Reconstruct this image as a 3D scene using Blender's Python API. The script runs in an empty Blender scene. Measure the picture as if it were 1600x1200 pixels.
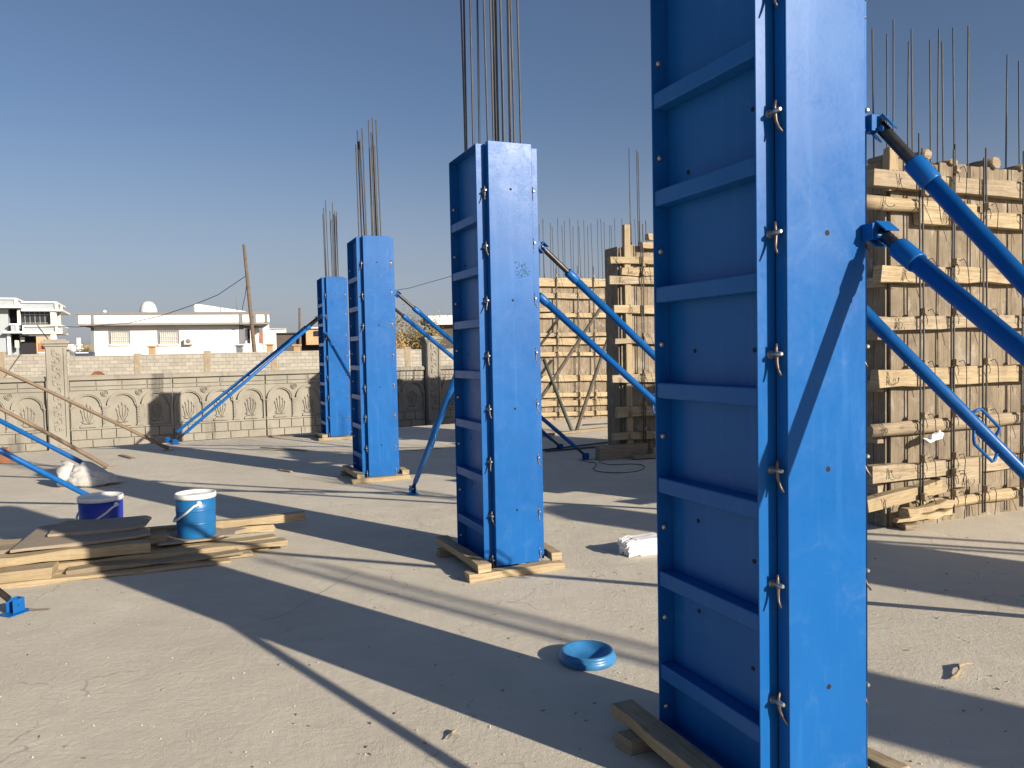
import bpy, bmesh, math, random
from mathutils import Vector, Matrix
random.seed(7)
C = bpy.context.scene.collection
R = math.radians

# ---------------------------------------------------------------- camera
F, H = 1230.0, 1.6
PITCH, ROLL = math.atan(50/F), R(1.15)
fw = Vector((0, math.cos(PITCH), -math.sin(PITCH)))
u0 = Vector((0, math.sin(PITCH), math.cos(PITCH))); r0 = Vector((1, 0, 0))
rt = r0*math.cos(ROLL) - u0*math.sin(ROLL)
up = u0*math.cos(ROLL) + r0*math.sin(ROLL)
cam = bpy.data.objects.new('camera', bpy.data.cameras.new('camera')); C.objects.link(cam)
cam.data.sensor_width = 36; cam.data.lens = 36*F/1600; cam.data.clip_end = 6000; cam.data.clip_start = .05
m = Matrix((rt, up, -fw)).transposed().to_4x4(); m.translation = (0, 0, H); cam.matrix_world = m
bpy.context.scene.camera = cam
def ray(px, py): return fw + rt*((px-800)/F) + up*((600-py)/F)
def P(px, py, z=0.0):
    d = ray(px, py); return Vector((0, 0, H)) + d*((z-H)/d.z)
def at(px, py, Y):
    d = ray(px, py); return Vector((0, 0, H)) + d*(Y/d.y)

# ---------------------------------------------------------------- sky and sun
SUN_EL, SUN_DIR = 20.0, Vector((.772, -.636, 0))          # horizontal direction towards the sun
w = bpy.data.worlds.new("World"); bpy.context.scene.world = w; w.use_nodes = True
nt = w.node_tree; sky = nt.nodes.new('ShaderNodeTexSky'); sky.sky_type = 'NISHITA'; sky.sun_disc = False
sky.sun_elevation = R(SUN_EL); sky.sun_rotation = math.atan2(SUN_DIR.x, SUN_DIR.y)
sky.air_density = 1.0; sky.dust_density = 1.6; sky.ozone_density = 3.5; sky.altitude = 400
bg = nt.nodes['Background']; bg.inputs[1].default_value = 0.060
tint = nt.nodes.new('ShaderNodeMix'); tint.data_type = 'RGBA'; tint.blend_type = 'MULTIPLY'; tint.inputs[0].default_value = 1
tint.inputs[7].default_value = (1.12, 1.02, 1.02, 1)                              # dusty late-autumn air: a little less green and blue
nt.links.new(sky.outputs[0], tint.inputs[6])
tc = nt.nodes.new('ShaderNodeTexCoord'); sx = nt.nodes.new('ShaderNodeSeparateXYZ'); nt.links.new(tc.outputs['Generated'], sx.inputs[0])
mr = nt.nodes.new('ShaderNodeMapRange'); mr.interpolation_type = 'SMOOTHSTEP'; nt.links.new(sx.outputs['Z'], mr.inputs[0])
mr.inputs[1].default_value = -.08; mr.inputs[2].default_value = .30; mr.inputs[3].default_value = .85; mr.inputs[4].default_value = 0
hn = nt.nodes.new('ShaderNodeTexNoise'); hn.inputs['Scale'].default_value = 1.6; hn.inputs['Detail'].default_value = 3
hm = nt.nodes.new('ShaderNodeMapping'); hm.inputs['Scale'].default_value = (1, 1, 5); nt.links.new(tc.outputs['Generated'], hm.inputs[0]); nt.links.new(hm.outputs[0], hn.inputs['Vector'])
hr = nt.nodes.new('ShaderNodeMapRange'); nt.links.new(hn.outputs['Fac'], hr.inputs[0]); hr.inputs[1].default_value = .3; hr.inputs[2].default_value = .7; hr.inputs[3].default_value = .86; hr.inputs[4].default_value = 1.08
mm = nt.nodes.new('ShaderNodeMath'); mm.operation = 'MULTIPLY'; nt.links.new(mr.outputs[0], mm.inputs[0]); nt.links.new(hr.outputs[0], mm.inputs[1]); mm.use_clamp = True
hz = nt.nodes.new('ShaderNodeMix'); hz.data_type = 'RGBA'; hz.inputs[7].default_value = (4.15, 4.35, 5.25, 1)      # dusty mauve-grey haze low on the horizon
nt.links.new(mm.outputs[0], hz.inputs[0]); nt.links.new(tint.outputs[2], hz.inputs[6]); nt.links.new(hz.outputs[2], bg.inputs[0])
sd = bpy.data.lights.new('sun', 'SUN'); sd.energy = 5.0; sd.angle = R(0.53); sd.color = (1.0, .885, .73)
so = bpy.data.objects.new('sun', sd); C.objects.link(so)
sv = Vector((SUN_DIR.x*math.cos(R(SUN_EL)), SUN_DIR.y*math.cos(R(SUN_EL)), math.sin(R(SUN_EL))))
so.rotation_euler = sv.to_track_quat('Z', 'Y').to_euler(); so.location = (20, -20, 20)
vs = bpy.context.scene.view_settings
vs.view_transform = 'Standard'; vs.look = 'None'; vs.exposure = 0.6; vs.gamma = 1.0

# ---------------------------------------------------------------- node helpers
class NB:
    def __init__(s, name, rough=.6, metal=0.0, spec=.5):
        s.m = bpy.data.materials.new(name); s.m.use_nodes = True; s.t = s.m.node_tree
        s.b = s.t.nodes['Principled BSDF']
        s.b.inputs['Roughness'].default_value = rough; s.b.inputs['Metallic'].default_value = metal
        s.b.inputs['Specular IOR Level'].default_value = spec
    def n(s, typ, **kw):
        x = s.t.nodes.new(typ)
        for k, v in kw.items(): setattr(x, k, v)
        return x
    def L(s, a, b): s.t.links.new(a, b)
    def coord(s, out='Object', scale=(1, 1, 1)):
        c = s.n('ShaderNodeTexCoord'); mp = s.n('ShaderNodeMapping'); mp.inputs['Scale'].default_value = scale
        if out == 'World':
            g = s.n('ShaderNodeNewGeometry'); s.L(g.outputs['Position'], mp.inputs[0])
        else: s.L(c.outputs[out], mp.inputs[0])
        return mp.outputs[0]
    def noise(s, vec, scale, detail=4, rough=.6, dist=0):
        x = s.n('ShaderNodeTexNoise'); x.inputs['Scale'].default_value = scale; x.inputs['Detail'].default_value = detail
        x.inputs['Roughness'].default_value = rough; x.inputs['Distortion'].default_value = dist
        s.L(vec, x.inputs['Vector']); return x.outputs['Fac']
    def ramp(s, fac, stops):
        x = s.n('ShaderNodeValToRGB'); e = x.color_ramp.elements
        e[0].position, e[0].color = stops[0][0], (*stops[0][1], 1)
        e[1].position, e[1].color = stops[-1][0], (*stops[-1][1], 1)
        for p, c in stops[1:-1]:
            q = e.new(p); q.color = (*c, 1)
        s.L(fac, x.inputs[0]); return x.outputs[0]
    def vr(s, fac, a, b, lo=0, hi=1):
        x = s.n('ShaderNodeMapRange'); s.L(fac, x.inputs[0])
        x.inputs[1].default_value = a; x.inputs[2].default_value = b; x.inputs[3].default_value = lo; x.inputs[4].default_value = hi
        return x.outputs[0]
    def mix(s, fac, a, b, mode='MIX'):
        x = s.n('ShaderNodeMix'); x.data_type = 'RGBA'; x.blend_type = mode
        for v, i in ((fac, 0), (a, 6), (b, 7)):
            if isinstance(v, (int, float)): x.inputs[i].default_value = v
            elif isinstance(v, tuple): x.inputs[i].default_value = (*v, 1)
            else: s.L(v, x.inputs[i])
        return x.outputs[2]
    def math(s, op, a, b=0.0):
        x = s.n('ShaderNodeMath', operation=op)
        for i, v in enumerate((a, b)):
            if isinstance(v, (int, float)): x.inputs[i].default_value = v
            else: s.L(v, x.inputs[i])
        return x.outputs[0]
    def col(s, v):
        if isinstance(v, tuple): s.b.inputs['Base Color'].default_value = (*v, 1)
        else: s.L(v, s.b.inputs['Base Color'])
    def rough(s, v): s.L(v, s.b.inputs['Roughness'])
    def bump(s, h, strength=.3, dist=.01, prev=None):
        x = s.n('ShaderNodeBump'); x.inputs['Strength'].default_value = strength; x.inputs['Distance'].default_value = dist
        s.L(h, x.inputs['Height'])
        if prev is not None: s.L(prev, x.inputs['Normal'])
        s.L(x.outputs[0], s.b.inputs['Normal']); return x.outputs[0]

def simple(name, c, rough=.6, metal=0, var=.12, scale=6, bump=0, spec=.5):
    b = NB(name, rough, metal, spec); v = b.coord('Object')
    f = b.noise(v, scale, 5)
    b.col(b.ramp(f, [(.3, tuple(x*(1-var) for x in c)), (.7, tuple(min(1, x*(1+var)) for x in c))]))
    if bump: b.bump(b.noise(v, scale*6, 4), bump, .01)
    return b.m

def mat_paint():
    b = NB('blue_form_paint', .36, 0, .5); v = b.coord('World')
    big = b.noise(v, 1.4, 3, .5, .6); mid = b.noise(v, 5, 5, .65, 1.2); fine = b.noise(v, 60, 4)
    vs_ = b.coord('World', (22, 22, 1.2)); streak = b.noise(vs_, 1.0, 5, .6)
    base = b.ramp(big, [(.3, (.005, .094, .325)), (.7, (.007, .110, .365))])
    c = b.mix(b.vr(streak, .55, .8, 0, .22), base, (.06, .22, .56))
    dust = b.math('MULTIPLY', b.vr(mid, .55, .82), b.vr(fine, .35, .7))          # cement dust wiped over the paint
    c = b.mix(b.math('MULTIPLY', dust, .20), c, (.22, .34, .46))
    spots = b.noise(v, 16, 6, .75, .5)
    c = b.mix(b.math('MULTIPLY', b.vr(spots, .66, .70, 0, .75), b.vr(mid, .60, .68)), c, (.36, .27, .19))                  # scraped and rusty flecks
    b.col(c)
    b.rough(b.math('ADD', b.vr(mid, .3, .75, .28, .44), b.vr(fine, .3, .7, -.03, .05)))
    b.bump(b.math('ADD', b.noise(v, 2.2, 2), b.math('MULTIPLY', fine, .05)), .25, .012)
    b.b.inputs['Specular IOR Level'].default_value = .24
    return b.m

def mat_timber(name, light, dark, grain=1.0, stain=(.16, .12, .08), stain_amt=.35, dirt=0):
    b = NB(name, .82, 0, .25)
    uv = b.coord('UV', (1, 1, 1)); g1 = b.coord('UV', (2.2, 60, 60)); g2 = b.coord('UV', (9, 240, 240))
    tone = b.noise(b.coord('UV', (.12, .12, .12)), 1.0, 0)
    a = b.noise(g1, 1, 5, .65, .8); f = b.noise(g2, 1, 3, .6)
    c = b.mix(b.vr(a, .38, .62), dark, light)
    c = b.mix(b.vr(tone, .35, .65, 0, .55), c, tuple(.5*(x+y)*.72 for x, y in zip(light, dark)))
    c = b.mix(b.vr(f, .50, .70, 0, .55*grain), c, tuple(x*.45 for x in dark))
    st = b.noise(b.coord('UV', (3, 6, 6)), 1.3, 5, .7)
    c = b.mix(b.vr(st, .56, .72, 0, stain_amt), c, stain)
    kn = b.n('ShaderNodeTexVoronoi'); kn.inputs['Scale'].default_value = 1.0; b.L(b.coord('UV', (2.6, 9, 9)), kn.inputs['Vector'])
    c = b.mix(b.vr(kn.outputs['Distance'], .03, .13, .75, 0), c, tuple(x*.35 for x in dark))
    if dirt:
        wv_ = b.coord('World', (2.2, 2.2, 1.1)); dn = b.noise(wv_, 1.5, 6, .7, .6)
        c = b.mix(b.vr(dn, .50, .66, 0, dirt), c, (.10, .085, .07)); c = b.mix(b.vr(dn, .44, .30, 0, dirt*.8), c, (.44, .42, .38))
    b.col(c); b.bump(b.math('ADD', a, b.math('MULTIPLY', f, .6)), .55*grain, .004)
    return b.m

def mat_slab():
    b = NB('slab_concrete', .93, 0, .2); v = b.coord('World')
    big = b.noise(v, .35, 4, .6, .5); mid = b.noise(v, 2.1, 6, .65, .8); fine = b.noise(v, 38, 6, .7); grit = b.noise(v, 140, 3, .7)
    c = b.ramp(big, [(.3, (.54, .495, .405)), (.52, (.62, .57, .465)), (.72, (.68, .63, .52))])
    c = b.mix(b.vr(mid, .35, .7, .30, 0), c, (.44, .40, .33))
    sw = b.noise(b.coord('World', (1.0, 3.0, 1)), 1.1, 5, .6, 1.5)                # trowel and broom sweeps
    c = b.mix(b.vr(sw, .5, .72, 0, .35), c, (.70, .65, .55))
    c = b.mix(b.vr(fine, .56, .75, 0, .30), c, (.34, .305, .25))
    c = b.mix(b.vr(grit, .62, .74, 0, .45), c, (.74, .70, .60))
    sp = b.noise(v, 9, 3, .8); c = b.mix(b.vr(sp, .70, .75, 0, .5), c, (.20, .18, .16))
    cr = b.n('ShaderNodeTexVoronoi', feature='DISTANCE_TO_EDGE'); cr.inputs['Scale'].default_value = .55
    wv = b.n('ShaderNodeVectorMath', operation='ADD'); nz = b.n('ShaderNodeTexNoise'); nz.inputs['Scale'].default_value = 1.6; nz.inputs['Detail'].default_value = 5
    b.L(v, nz.inputs['Vector']); b.L(v, wv.inputs[0]); b.L(nz.outputs['Color'], wv.inputs[1]); b.L(wv.outputs[0], cr.inputs['Vector'])
    c = b.mix(b.math('MULTIPLY', b.vr(cr.outputs['Distance'], .0, .006, .45, 0), b.vr(mid, .45, .55)), c, (.16, .14, .12))
    b.col(c)
    h = b.math('ADD', b.math('MULTIPLY', b.noise(v, 26, 8, .75), 1.0), b.math('MULTIPLY', grit, .55))
    n1 = b.bump(b.noise(v, 3.2, 3, .5, 0), .5, .02)
    b.bump(h, .8, .010, n1)
    return b.m

def mat_precast():
    b = NB('precast_concrete', .9, 0, .2); v = b.coord('World')
    a = b.noise(v, 1.6, 5, .65, .4); f = b.noise(v, 30, 5, .7)
    vst = b.coord('World', (5, 5, .8)); st = b.noise(vst, 1.2, 6, .7)
    c = b.ramp(a, [(.3, (.26, .247, .208)), (.7, (.345, .328, .28))])
    c = b.mix(b.vr(st, .56, .70, 0, .55), c, (.12, .11, .095))
    c = b.mix(b.vr(f, .52, .8, 0, .35), c, (.19, .17, .135))
    oi = b.n('ShaderNodeObjectInfo'); c = b.mix(b.vr(oi.outputs['Random'], 0, 1, 0, .35), c, (.20, .185, .16))
    b.col(c); b.bump(f, .4, .006); return b.m

def mat_block():
    b = NB('block_masonry', .95, 0, .1)
    uv = b.coord('UV'); br = b.n('ShaderNodeTexBrick'); b.L(uv, br.inputs['Vector'])
    br.inputs['Scale'].default_value = 1.0; br.inputs['Brick Width'].default_value = .42; br.inputs['Row Height'].default_value = .205
    br.inputs['Mortar Size'].default_value = .011; br.inputs['Mortar Smooth'].default_value = .3; br.inputs['Bias'].default_value = .0
    br.inputs['Color1'].default_value = (.47, .445, .385, 1); br.inputs['Color2'].default_value = (.36, .34, .295, 1)
    br.inputs['Mortar'].default_value = (.17, .16, .14, 1)
    f = b.noise(uv, 3, 6, .7); c = b.mix(b.vr(f, .45, .75, 0, .4), br.outputs['Color'], (.60, .56, .48))
    s = b.noise(b.coord('UV', (.5, 1.2, 1)), 1, 5, .7); c = b.mix(b.vr(s, .55, .75, 0, .4), c, (.30, .265, .21))
    b.col(c); b.bump(b.math('ADD', br.outputs['Fac'], b.math('MULTIPLY', f, -.4)), -.5, .012); return b.m

def mat_earth():
    b = NB('dry_earth', .95, 0, .1); v = b.coord('World')
    a = b.noise(v, .05, 8, .65); f = b.noise(v, 3, 6, .7)
    c = b.ramp(a, [(.3, (.24, .19, .13)), (.5, (.33, .27, .19)), (.7, (.20, .19, .11))])
    b.col(b.mix(b.vr(f, .4, .7, 0, .4), c, (.20, .16, .11))); b.bump(f, .5, .05); return b.m

def mat_metal_rebar():
    b = NB('rebar_steel', .62, .35, .4); v = b.coord('Object')
    f = b.noise(v, 9, 4, .7); z = b.n('ShaderNodeTexWave', wave_type='BANDS', bands_direction='Z')
    z.inputs['Scale'].default_value = 18; b.L(v, z.inputs['Vector'])
    b.col(b.ramp(f, [(.3, (.075, .076, .078)), (.6, (.105, .105, .107)), (.8, (.125, .11, .10))])); b.bump(z.outputs['Fac'], .6, .003); return b.m

M = {}
M['blue'] = mat_paint()
M['timber'] = mat_timber('pale_timber', (.54, .435, .275), (.34, .26, .155), 1.2, (.26, .20, .14), .5, .18)
M['timber_old'] = mat_timber('weathered_timber', (.40, .33, .235), (.24, .185, .12), 1.2, (.13, .11, .09), .6)
M['board'] = mat_timber('form_board', (.345, .285, .205), (.20, .16, .11), 1.3, (.46, .42, .36), .75, .6)
M['timber_grey'] = mat_timber('greyed_timber', (.46, .385, .275), (.30, .235, .155), 1.2, (.20, .165, .125), .6, .25)
M['pole_wood'] = mat_timber('pole_wood', (.27, .20, .14), (.17, .125, .085), 1.0, (.12, .09, .06), .4)
M['ply'] = mat_timber('plywood', (.42, .35, .27), (.30, .245, .18), .6, (.45, .42, .38), .7)
M['slab'] = mat_slab(); M['precast'] = mat_precast(); M['block'] = mat_block(); M['earth'] = mat_earth()
M['rebar'] = mat_metal_rebar()
M['galv'] = simple('galvanised_steel', (.48, .47, .45), .38, .85, .2, 30)
M['wedge'] = simple('worn_wedge_steel', (.15, .115, .095), .45, .7, .4, 40)
M['thread'] = simple('oily_thread_steel', (.07, .065, .06), .38, .8, .3, 30)
M['hole'] = simple('bolt_hole_dark', (.004, .006, .012), .8)
M['wire'] = simple('tie_wire', (.045, .04, .036), .5, .5)
M['white'] = simple('white_plaster', (.80, .79, .77), .85, 0, .03, 2, .1)
M['grey'] = simple('grey_trim', (.20, .205, .22), .8, 0, .08)
M['greyblue'] = simple('pale_grey_render', (.36, .40, .43), .85, 0, .08, 3)
M['glass'] = simple('window_glass', (.025, .035, .045), .08, 0, .3, 2)
M['curtain'] = simple('window_curtain', (.45, .44, .40), .8, 0, .15, 8)
M['dark'] = simple('dark_opening', (.02, .02, .025), .9)
M['tan'] = simple('tan_render', (.50, .34, .19), .9, 0, .15, 3, .2)
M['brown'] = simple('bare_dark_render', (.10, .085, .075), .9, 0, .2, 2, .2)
M['brick'] = simple('red_brick', (.36, .15, .08), .9, 0, .2, 3, .2)
M['pcwhite'] = simple('white_plastic', (.72, .72, .70), .4, 0, .06, 10)
M['navy'] = simple('navy_plastic', (.018, .035, .32), .42, 0, .1, 10)
M['cyan'] = simple('bright_blue_plastic', (.010, .125, .33), .4, 0, .12, 10)
M['lid'] = simple('blue_lid_plastic', (.03, .16, .36), .38, 0, .25, 12)
M['foam'] = simple('white_foam', (.83, .82, .80), .8, 0, .03, 20, .5)
M['bag'] = simple('woven_sack', (.50, .49, .465), .75, 0, .14, 14, .5)  # white sack greyed: the column's shade is put into its colour
M['soil'] = simple('red_soil', (.28, .12, .06), .95, 0, .25, 8, .5)
M['leaf'] = simple('shrub_leaf', (.12, .12, .045), .7, 0, .45, 4)
M['leafdry'] = simple('dry_leaf', (.36, .25, .09), .8, 0, .3, 4)
M['bark'] = simple('bark', (.14, .10, .07), .9, 0, .3, 8)
M['acgrey'] = simple('machine_casing', (.55, .54, .50), .5, 0, .06)
M['green'] = simple('green_plastic', (.05, .24, .14), .5)

# ---------------------------------------------------------------- mesh builder
class MB:
    def __init__(s): s.v = []; s.f = []; s.uv = []; s.sm = []
    def face(s, idx, uvs=None, smooth=False):
        s.f.append(idx); s.uv.append(uvs or [(0, 0)]*len(idx)); s.sm.append(smooth)
    def box(s, c, size, ax=None, off=None, along=0):
        """box centred at c; ax = three unit vectors; the grain runs along axis `along`"""
        c = Vector(c); X, Y, Z = ax or (Vector((1, 0, 0)), Vector((0, 1, 0)), Vector((0, 0, 1)))
        o = off if off is not None else (random.random()*90, random.random()*90)
        b = len(s.v); h = [q/2 for q in size]
        loc = [(i*h[0], j*h[1], k*h[2]) for k in (-1, 1) for j in (-1, 1) for i in (-1, 1)]
        for l in loc: s.v.append(c + X*l[0] + Y*l[1] + Z*l[2])
        others = [q for q in range(3) if q != along]
        for fc in ((0, 2, 3, 1), (4, 5, 7, 6), (0, 1, 5, 4), (2, 6, 7, 3), (0, 4, 6, 2), (1, 3, 7, 5)):
            s.face([b+q for q in fc], [(loc[q][along]+o[0], loc[q][others[0]]+loc[q][others[1]]*1.0+o[1]) for q in fc])
    def beam(s, p0, p1, w, h, upv=(0, 0, 1), seg=5, jit=.004, ends=.01, rnd=0):
        """a sawn timber: slightly waving section along p0-p1"""
        p0, p1 = Vector(p0), Vector(p1); d = (p1-p0); L = d.length; d.normalize()
        sdv = d.cross(Vector(upv)).normalized(); upn = sdv.cross(d).normalized()
        o = (random.random()*90, random.random()*90); b = len(s.v)
        prof = [(-1, -1), (1, -1), (1, 1), (-1, 1)]
        if rnd: prof = [(math.cos(a), math.sin(a)) for a in [2*math.pi*(i+.5)/8 for i in range(8)]]
        n = len(prof)
        for i in range(seg+1):
            t = i/seg; ww = w/2*(1+random.uniform(-1, 1)*jit/w*2); hh = h/2*(1+random.uniform(-1, 1)*jit/h*2)
            dx = random.uniform(-jit, jit); dz = random.uniform(-jit, jit)*.6
            for a, q in prof:
                e = random.uniform(-ends, ends) if i in (0, seg) else 0
                s.v.append(p0 + d*(L*t+e) + sdv*(a*ww+dx) + upn*(q*hh+dz))
        for i in range(seg):
            for k in range(n):
                k2 = (k+1) % n; a = b+i*n
                per = lambda kk: (kk*(w+h)*2/n)
                s.face([a+k, a+k2, a+n+k2, a+n+k], [(L*i/seg+o[0], per(k)+o[1]), (L*i/seg+o[0], per(k+1)+o[1]), (L*(i+1)/seg+o[0], per(k+1)+o[1]), (L*(i+1)/seg+o[0], per(k)+o[1])], bool(rnd))
        s.face([b+k for k in reversed(range(n))], [(o[0]+prof[k][0]*.01, o[1]+prof[k][1]*.03) for k in reversed(range(n))])
        s.face([b+seg*n+k for k in range(n)], [(o[0]+5+prof[k][0]*.01, o[1]+prof[k][1]*.03) for k in range(n)])
    def tube(s, pts, r, n=8, cap=True):
        pts = [Vector(p) for p in pts]; b = len(s.v); m_ = len(pts)
        rs = r if isinstance(r, (list, tuple)) else [r]*m_
        prev = None
        for i, p in enumerate(pts):
            d = (pts[min(i+1, m_-1)]-pts[max(i-1, 0)]).normalized()
            ref = prev if prev is not None else (Vector((0, 0, 1)) if abs(d.z) < .9 else Vector((1, 0, 0)))
            a = (ref - d*ref.dot(d)); a = a.normalized() if a.length > 1e-6 else d.orthogonal().normalized()
            prev = a; q = d.cross(a)
            for k in range(n):
                an = 2*math.pi*k/n; s.v.append(p + (a*math.cos(an)+q*math.sin(an))*rs[i])
        for i in range(m_-1):
            for k in range(n):
                k2 = (k+1) % n; s.face([b+i*n+k, b+i*n+k2, b+(i+1)*n+k2, b+(i+1)*n+k], [(i*.2, k*.02), (i*.2, k*.02+.02), (i*.2+.2, k*.02+.02), (i*.2+.2, k*.02)], True)
        if cap:
            s.face([b+k for k in reversed(range(n))]); s.face([b+(m_-1)*n+k for k in range(n)])
    def lathe(s, prof, c=(0, 0, 0), n=32, sx=1, sy=1):
        c = Vector(c); b = len(s.v); m_ = len(prof)
        for r_, z in prof:
            for k in range(n):
                an = 2*math.pi*k/n; s.v.append(c+Vector((r_*math.cos(an)*sx, r_*math.sin(an)*sy, z)))
        for i in range(m_-1):
            for k in range(n):
                k2 = (k+1) % n; s.face([b+i*n+k, b+i*n+k2, b+(i+1)*n+k2, b+(i+1)*n+k], None, True)
        s.face([b+k for k in reversed(range(n))]); s.face([b+(m_-1)*n+k for k in range(n)])
    def ball(s, c, r, n=8, sc=(1, 1, 1), ax=None):
        c = Vector(c); X, Y, Z = ax or (Vector((1, 0, 0)), Vector((0, 1, 0)), Vector((0, 0, 1)))
        b = len(s.v); rings = max(3, n//2)
        for i in range(rings+1):
            t = math.pi*i/rings
            for k in range(n):
                a = 2*math.pi*k/n
                s.v.append(c + X*(r*sc[0]*math.sin(t)*math.cos(a)) + Y*(r*sc[1]*math.sin(t)*math.sin(a)) + Z*(r*sc[2]*math.cos(t)))
        for i in range(rings):
            for k in range(n):
                k2 = (k+1) % n; s.face([b+i*n+k, b+(i+1)*n+k, b+(i+1)*n+k2, b+i*n+k2], None, True)
    def poly(s, pts2, y0, y1, plane='xz'):
        """prism from a 2-D outline (x,z) between y0 and y1, or (x,y) between z0 and z1"""
        b = len(s.v); n = len(pts2)
        mk = (lambda p, q: Vector((p[0], q, p[1]))) if plane == 'xz' else (lambda p, q: Vector((p[0], p[1], q)))
        o = (random.random()*90, random.random()*90)
        for q in (y0, y1):
            for p in pts2: s.v.append(mk(p, q))
        uv = [(p[0]+o[0], p[1]+o[1]) for p in pts2]
        s.face([b+i for i in range(n)], uv); s.face([b+n+i for i in reversed(range(n))], list(reversed(uv)))
        for i in range(n):
            j = (i+1) % n; s.face([b+i, b+n+i, b+n+j, b+j], [uv[i], (uv[i][0], uv[i][1]+.02), (uv[j][0], uv[j][1]+.02), uv[j]])
    def build(s, name, mat, parent=None, bevel=0, recalc=True, sharp=None):
        me = bpy.data.meshes.new(name); me.from_pydata([tuple(q) for q in s.v], [], s.f)
        ul = me.uv_layers.new(name='UVMap'); fl = [c for u in s.uv for c in u]
        ul.data.foreach_set('uv', [c for p in fl for c in p])
        me.polygons.foreach_set('use_smooth', s.sm); me.update()
        if recalc:
            bm = bmesh.new(); bm.from_mesh(me); bmesh.ops.recalc_face_normals(bm, faces=bm.faces); bm.to_mesh(me); bm.free()
        me.materials.append(M[mat] if isinstance(mat, str) else mat)
        o = bpy.data.objects.new(name, me); C.objects.link(o)
        if parent is not None: o.parent = parent
        if bevel:
            md = o.modifiers.new('bevel', 'BEVEL'); md.width = bevel; md.segments = 2; md.limit_method = 'ANGLE'; md.angle_limit = R(50)
        return o

def tag(o, label=None, cat=None, group=None, kind=None):
    if label: o['label'] = label
    if cat: o['category'] = cat
    if group: o['group'] = group
    if kind: o['kind'] = kind
    return o
def empty(name, loc, rz=0, **kw):
    o = bpy.data.objects.new(name, None); C.objects.link(o); o.location = loc; o.rotation_euler = (0, 0, rz)
    o.empty_display_size = .1; return tag(o, **kw)
def copy_tree(o, parent=None):
    c = o.copy(); C.objects.link(c)
    if parent is not None: c.parent = parent
    for ch in list(o.children): copy_tree(ch, c)
    return c
def centred(mb, name, mat, base, bevel=0, **kw):
    """a one-mesh thing whose origin sits at its base"""
    base = Vector(base); mb.v = [q-base for q in mb.v]
    o = mb.build(name, mat, None, bevel); o.location = base; return tag(o, **kw)

AN = R(22.5); VX = Vector((math.cos(AN), math.sin(AN), 0)); VY = Vector((-math.sin(AN), math.cos(AN), 0)); UZ = Vector((0, 0, 1))
class Facade:
    def __init__(s, o, ang):
        s.o = Vector((o[0], o[1], 0)); s.a = ang; s.d = Vector((math.cos(ang), math.sin(ang), 0)); s.n = Vector((-math.sin(ang), math.cos(ang), 0))
    def at(s, px, py, off=0.0):
        d = ray(px, py); c = Vector((0, 0, H)); t = ((s.o + s.n*off - c).dot(s.n))/d.dot(s.n)
        p = c + d*t; return (p-s.o).dot(s.d), p.z
    def w(s, x, y, z): return s.o + s.d*x + s.n*y + UZ*z
    def dist(s, px): d = ray(px, 560); return ((s.o).dot(s.n)/d.dot(s.n))*d.y

# ================================================================ SETTING
# concrete floor slab up to the fence line, dry earth beyond
F0 = Vector((-8.166, 14.136, 0)); FA = math.atan2(3.69, 6.84); FD = Vector((math.cos(FA), math.sin(FA), 0)); FN = Vector((-math.sin(FA), math.cos(FA), 0))
mb = MB(); n = 0
q = [Vector((-40, -30, 0)), Vector((45, -30, 0)), F0+FD*50+FN*.02, F0-FD*34+FN*.02]
mb.poly([(p.x, p.y) for p in q], -.45, 0, 'xy'); mb.build('slab_floor', 'slab')['kind'] = 'structure'
GZ = -.50                                                                       # ground outside is half a metre below the slab
mb = MB(); mb.v = [Vector(p) for p in ((-3000, -3000, -.50), (3000, -3000, -.50), (3000, 4000, -.50), (-3000, 4000, -.50))]
mb.face([0, 1, 2, 3], [(0, 0)]*4); mb.build('ground', 'earth')['kind'] = 'structure'

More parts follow.
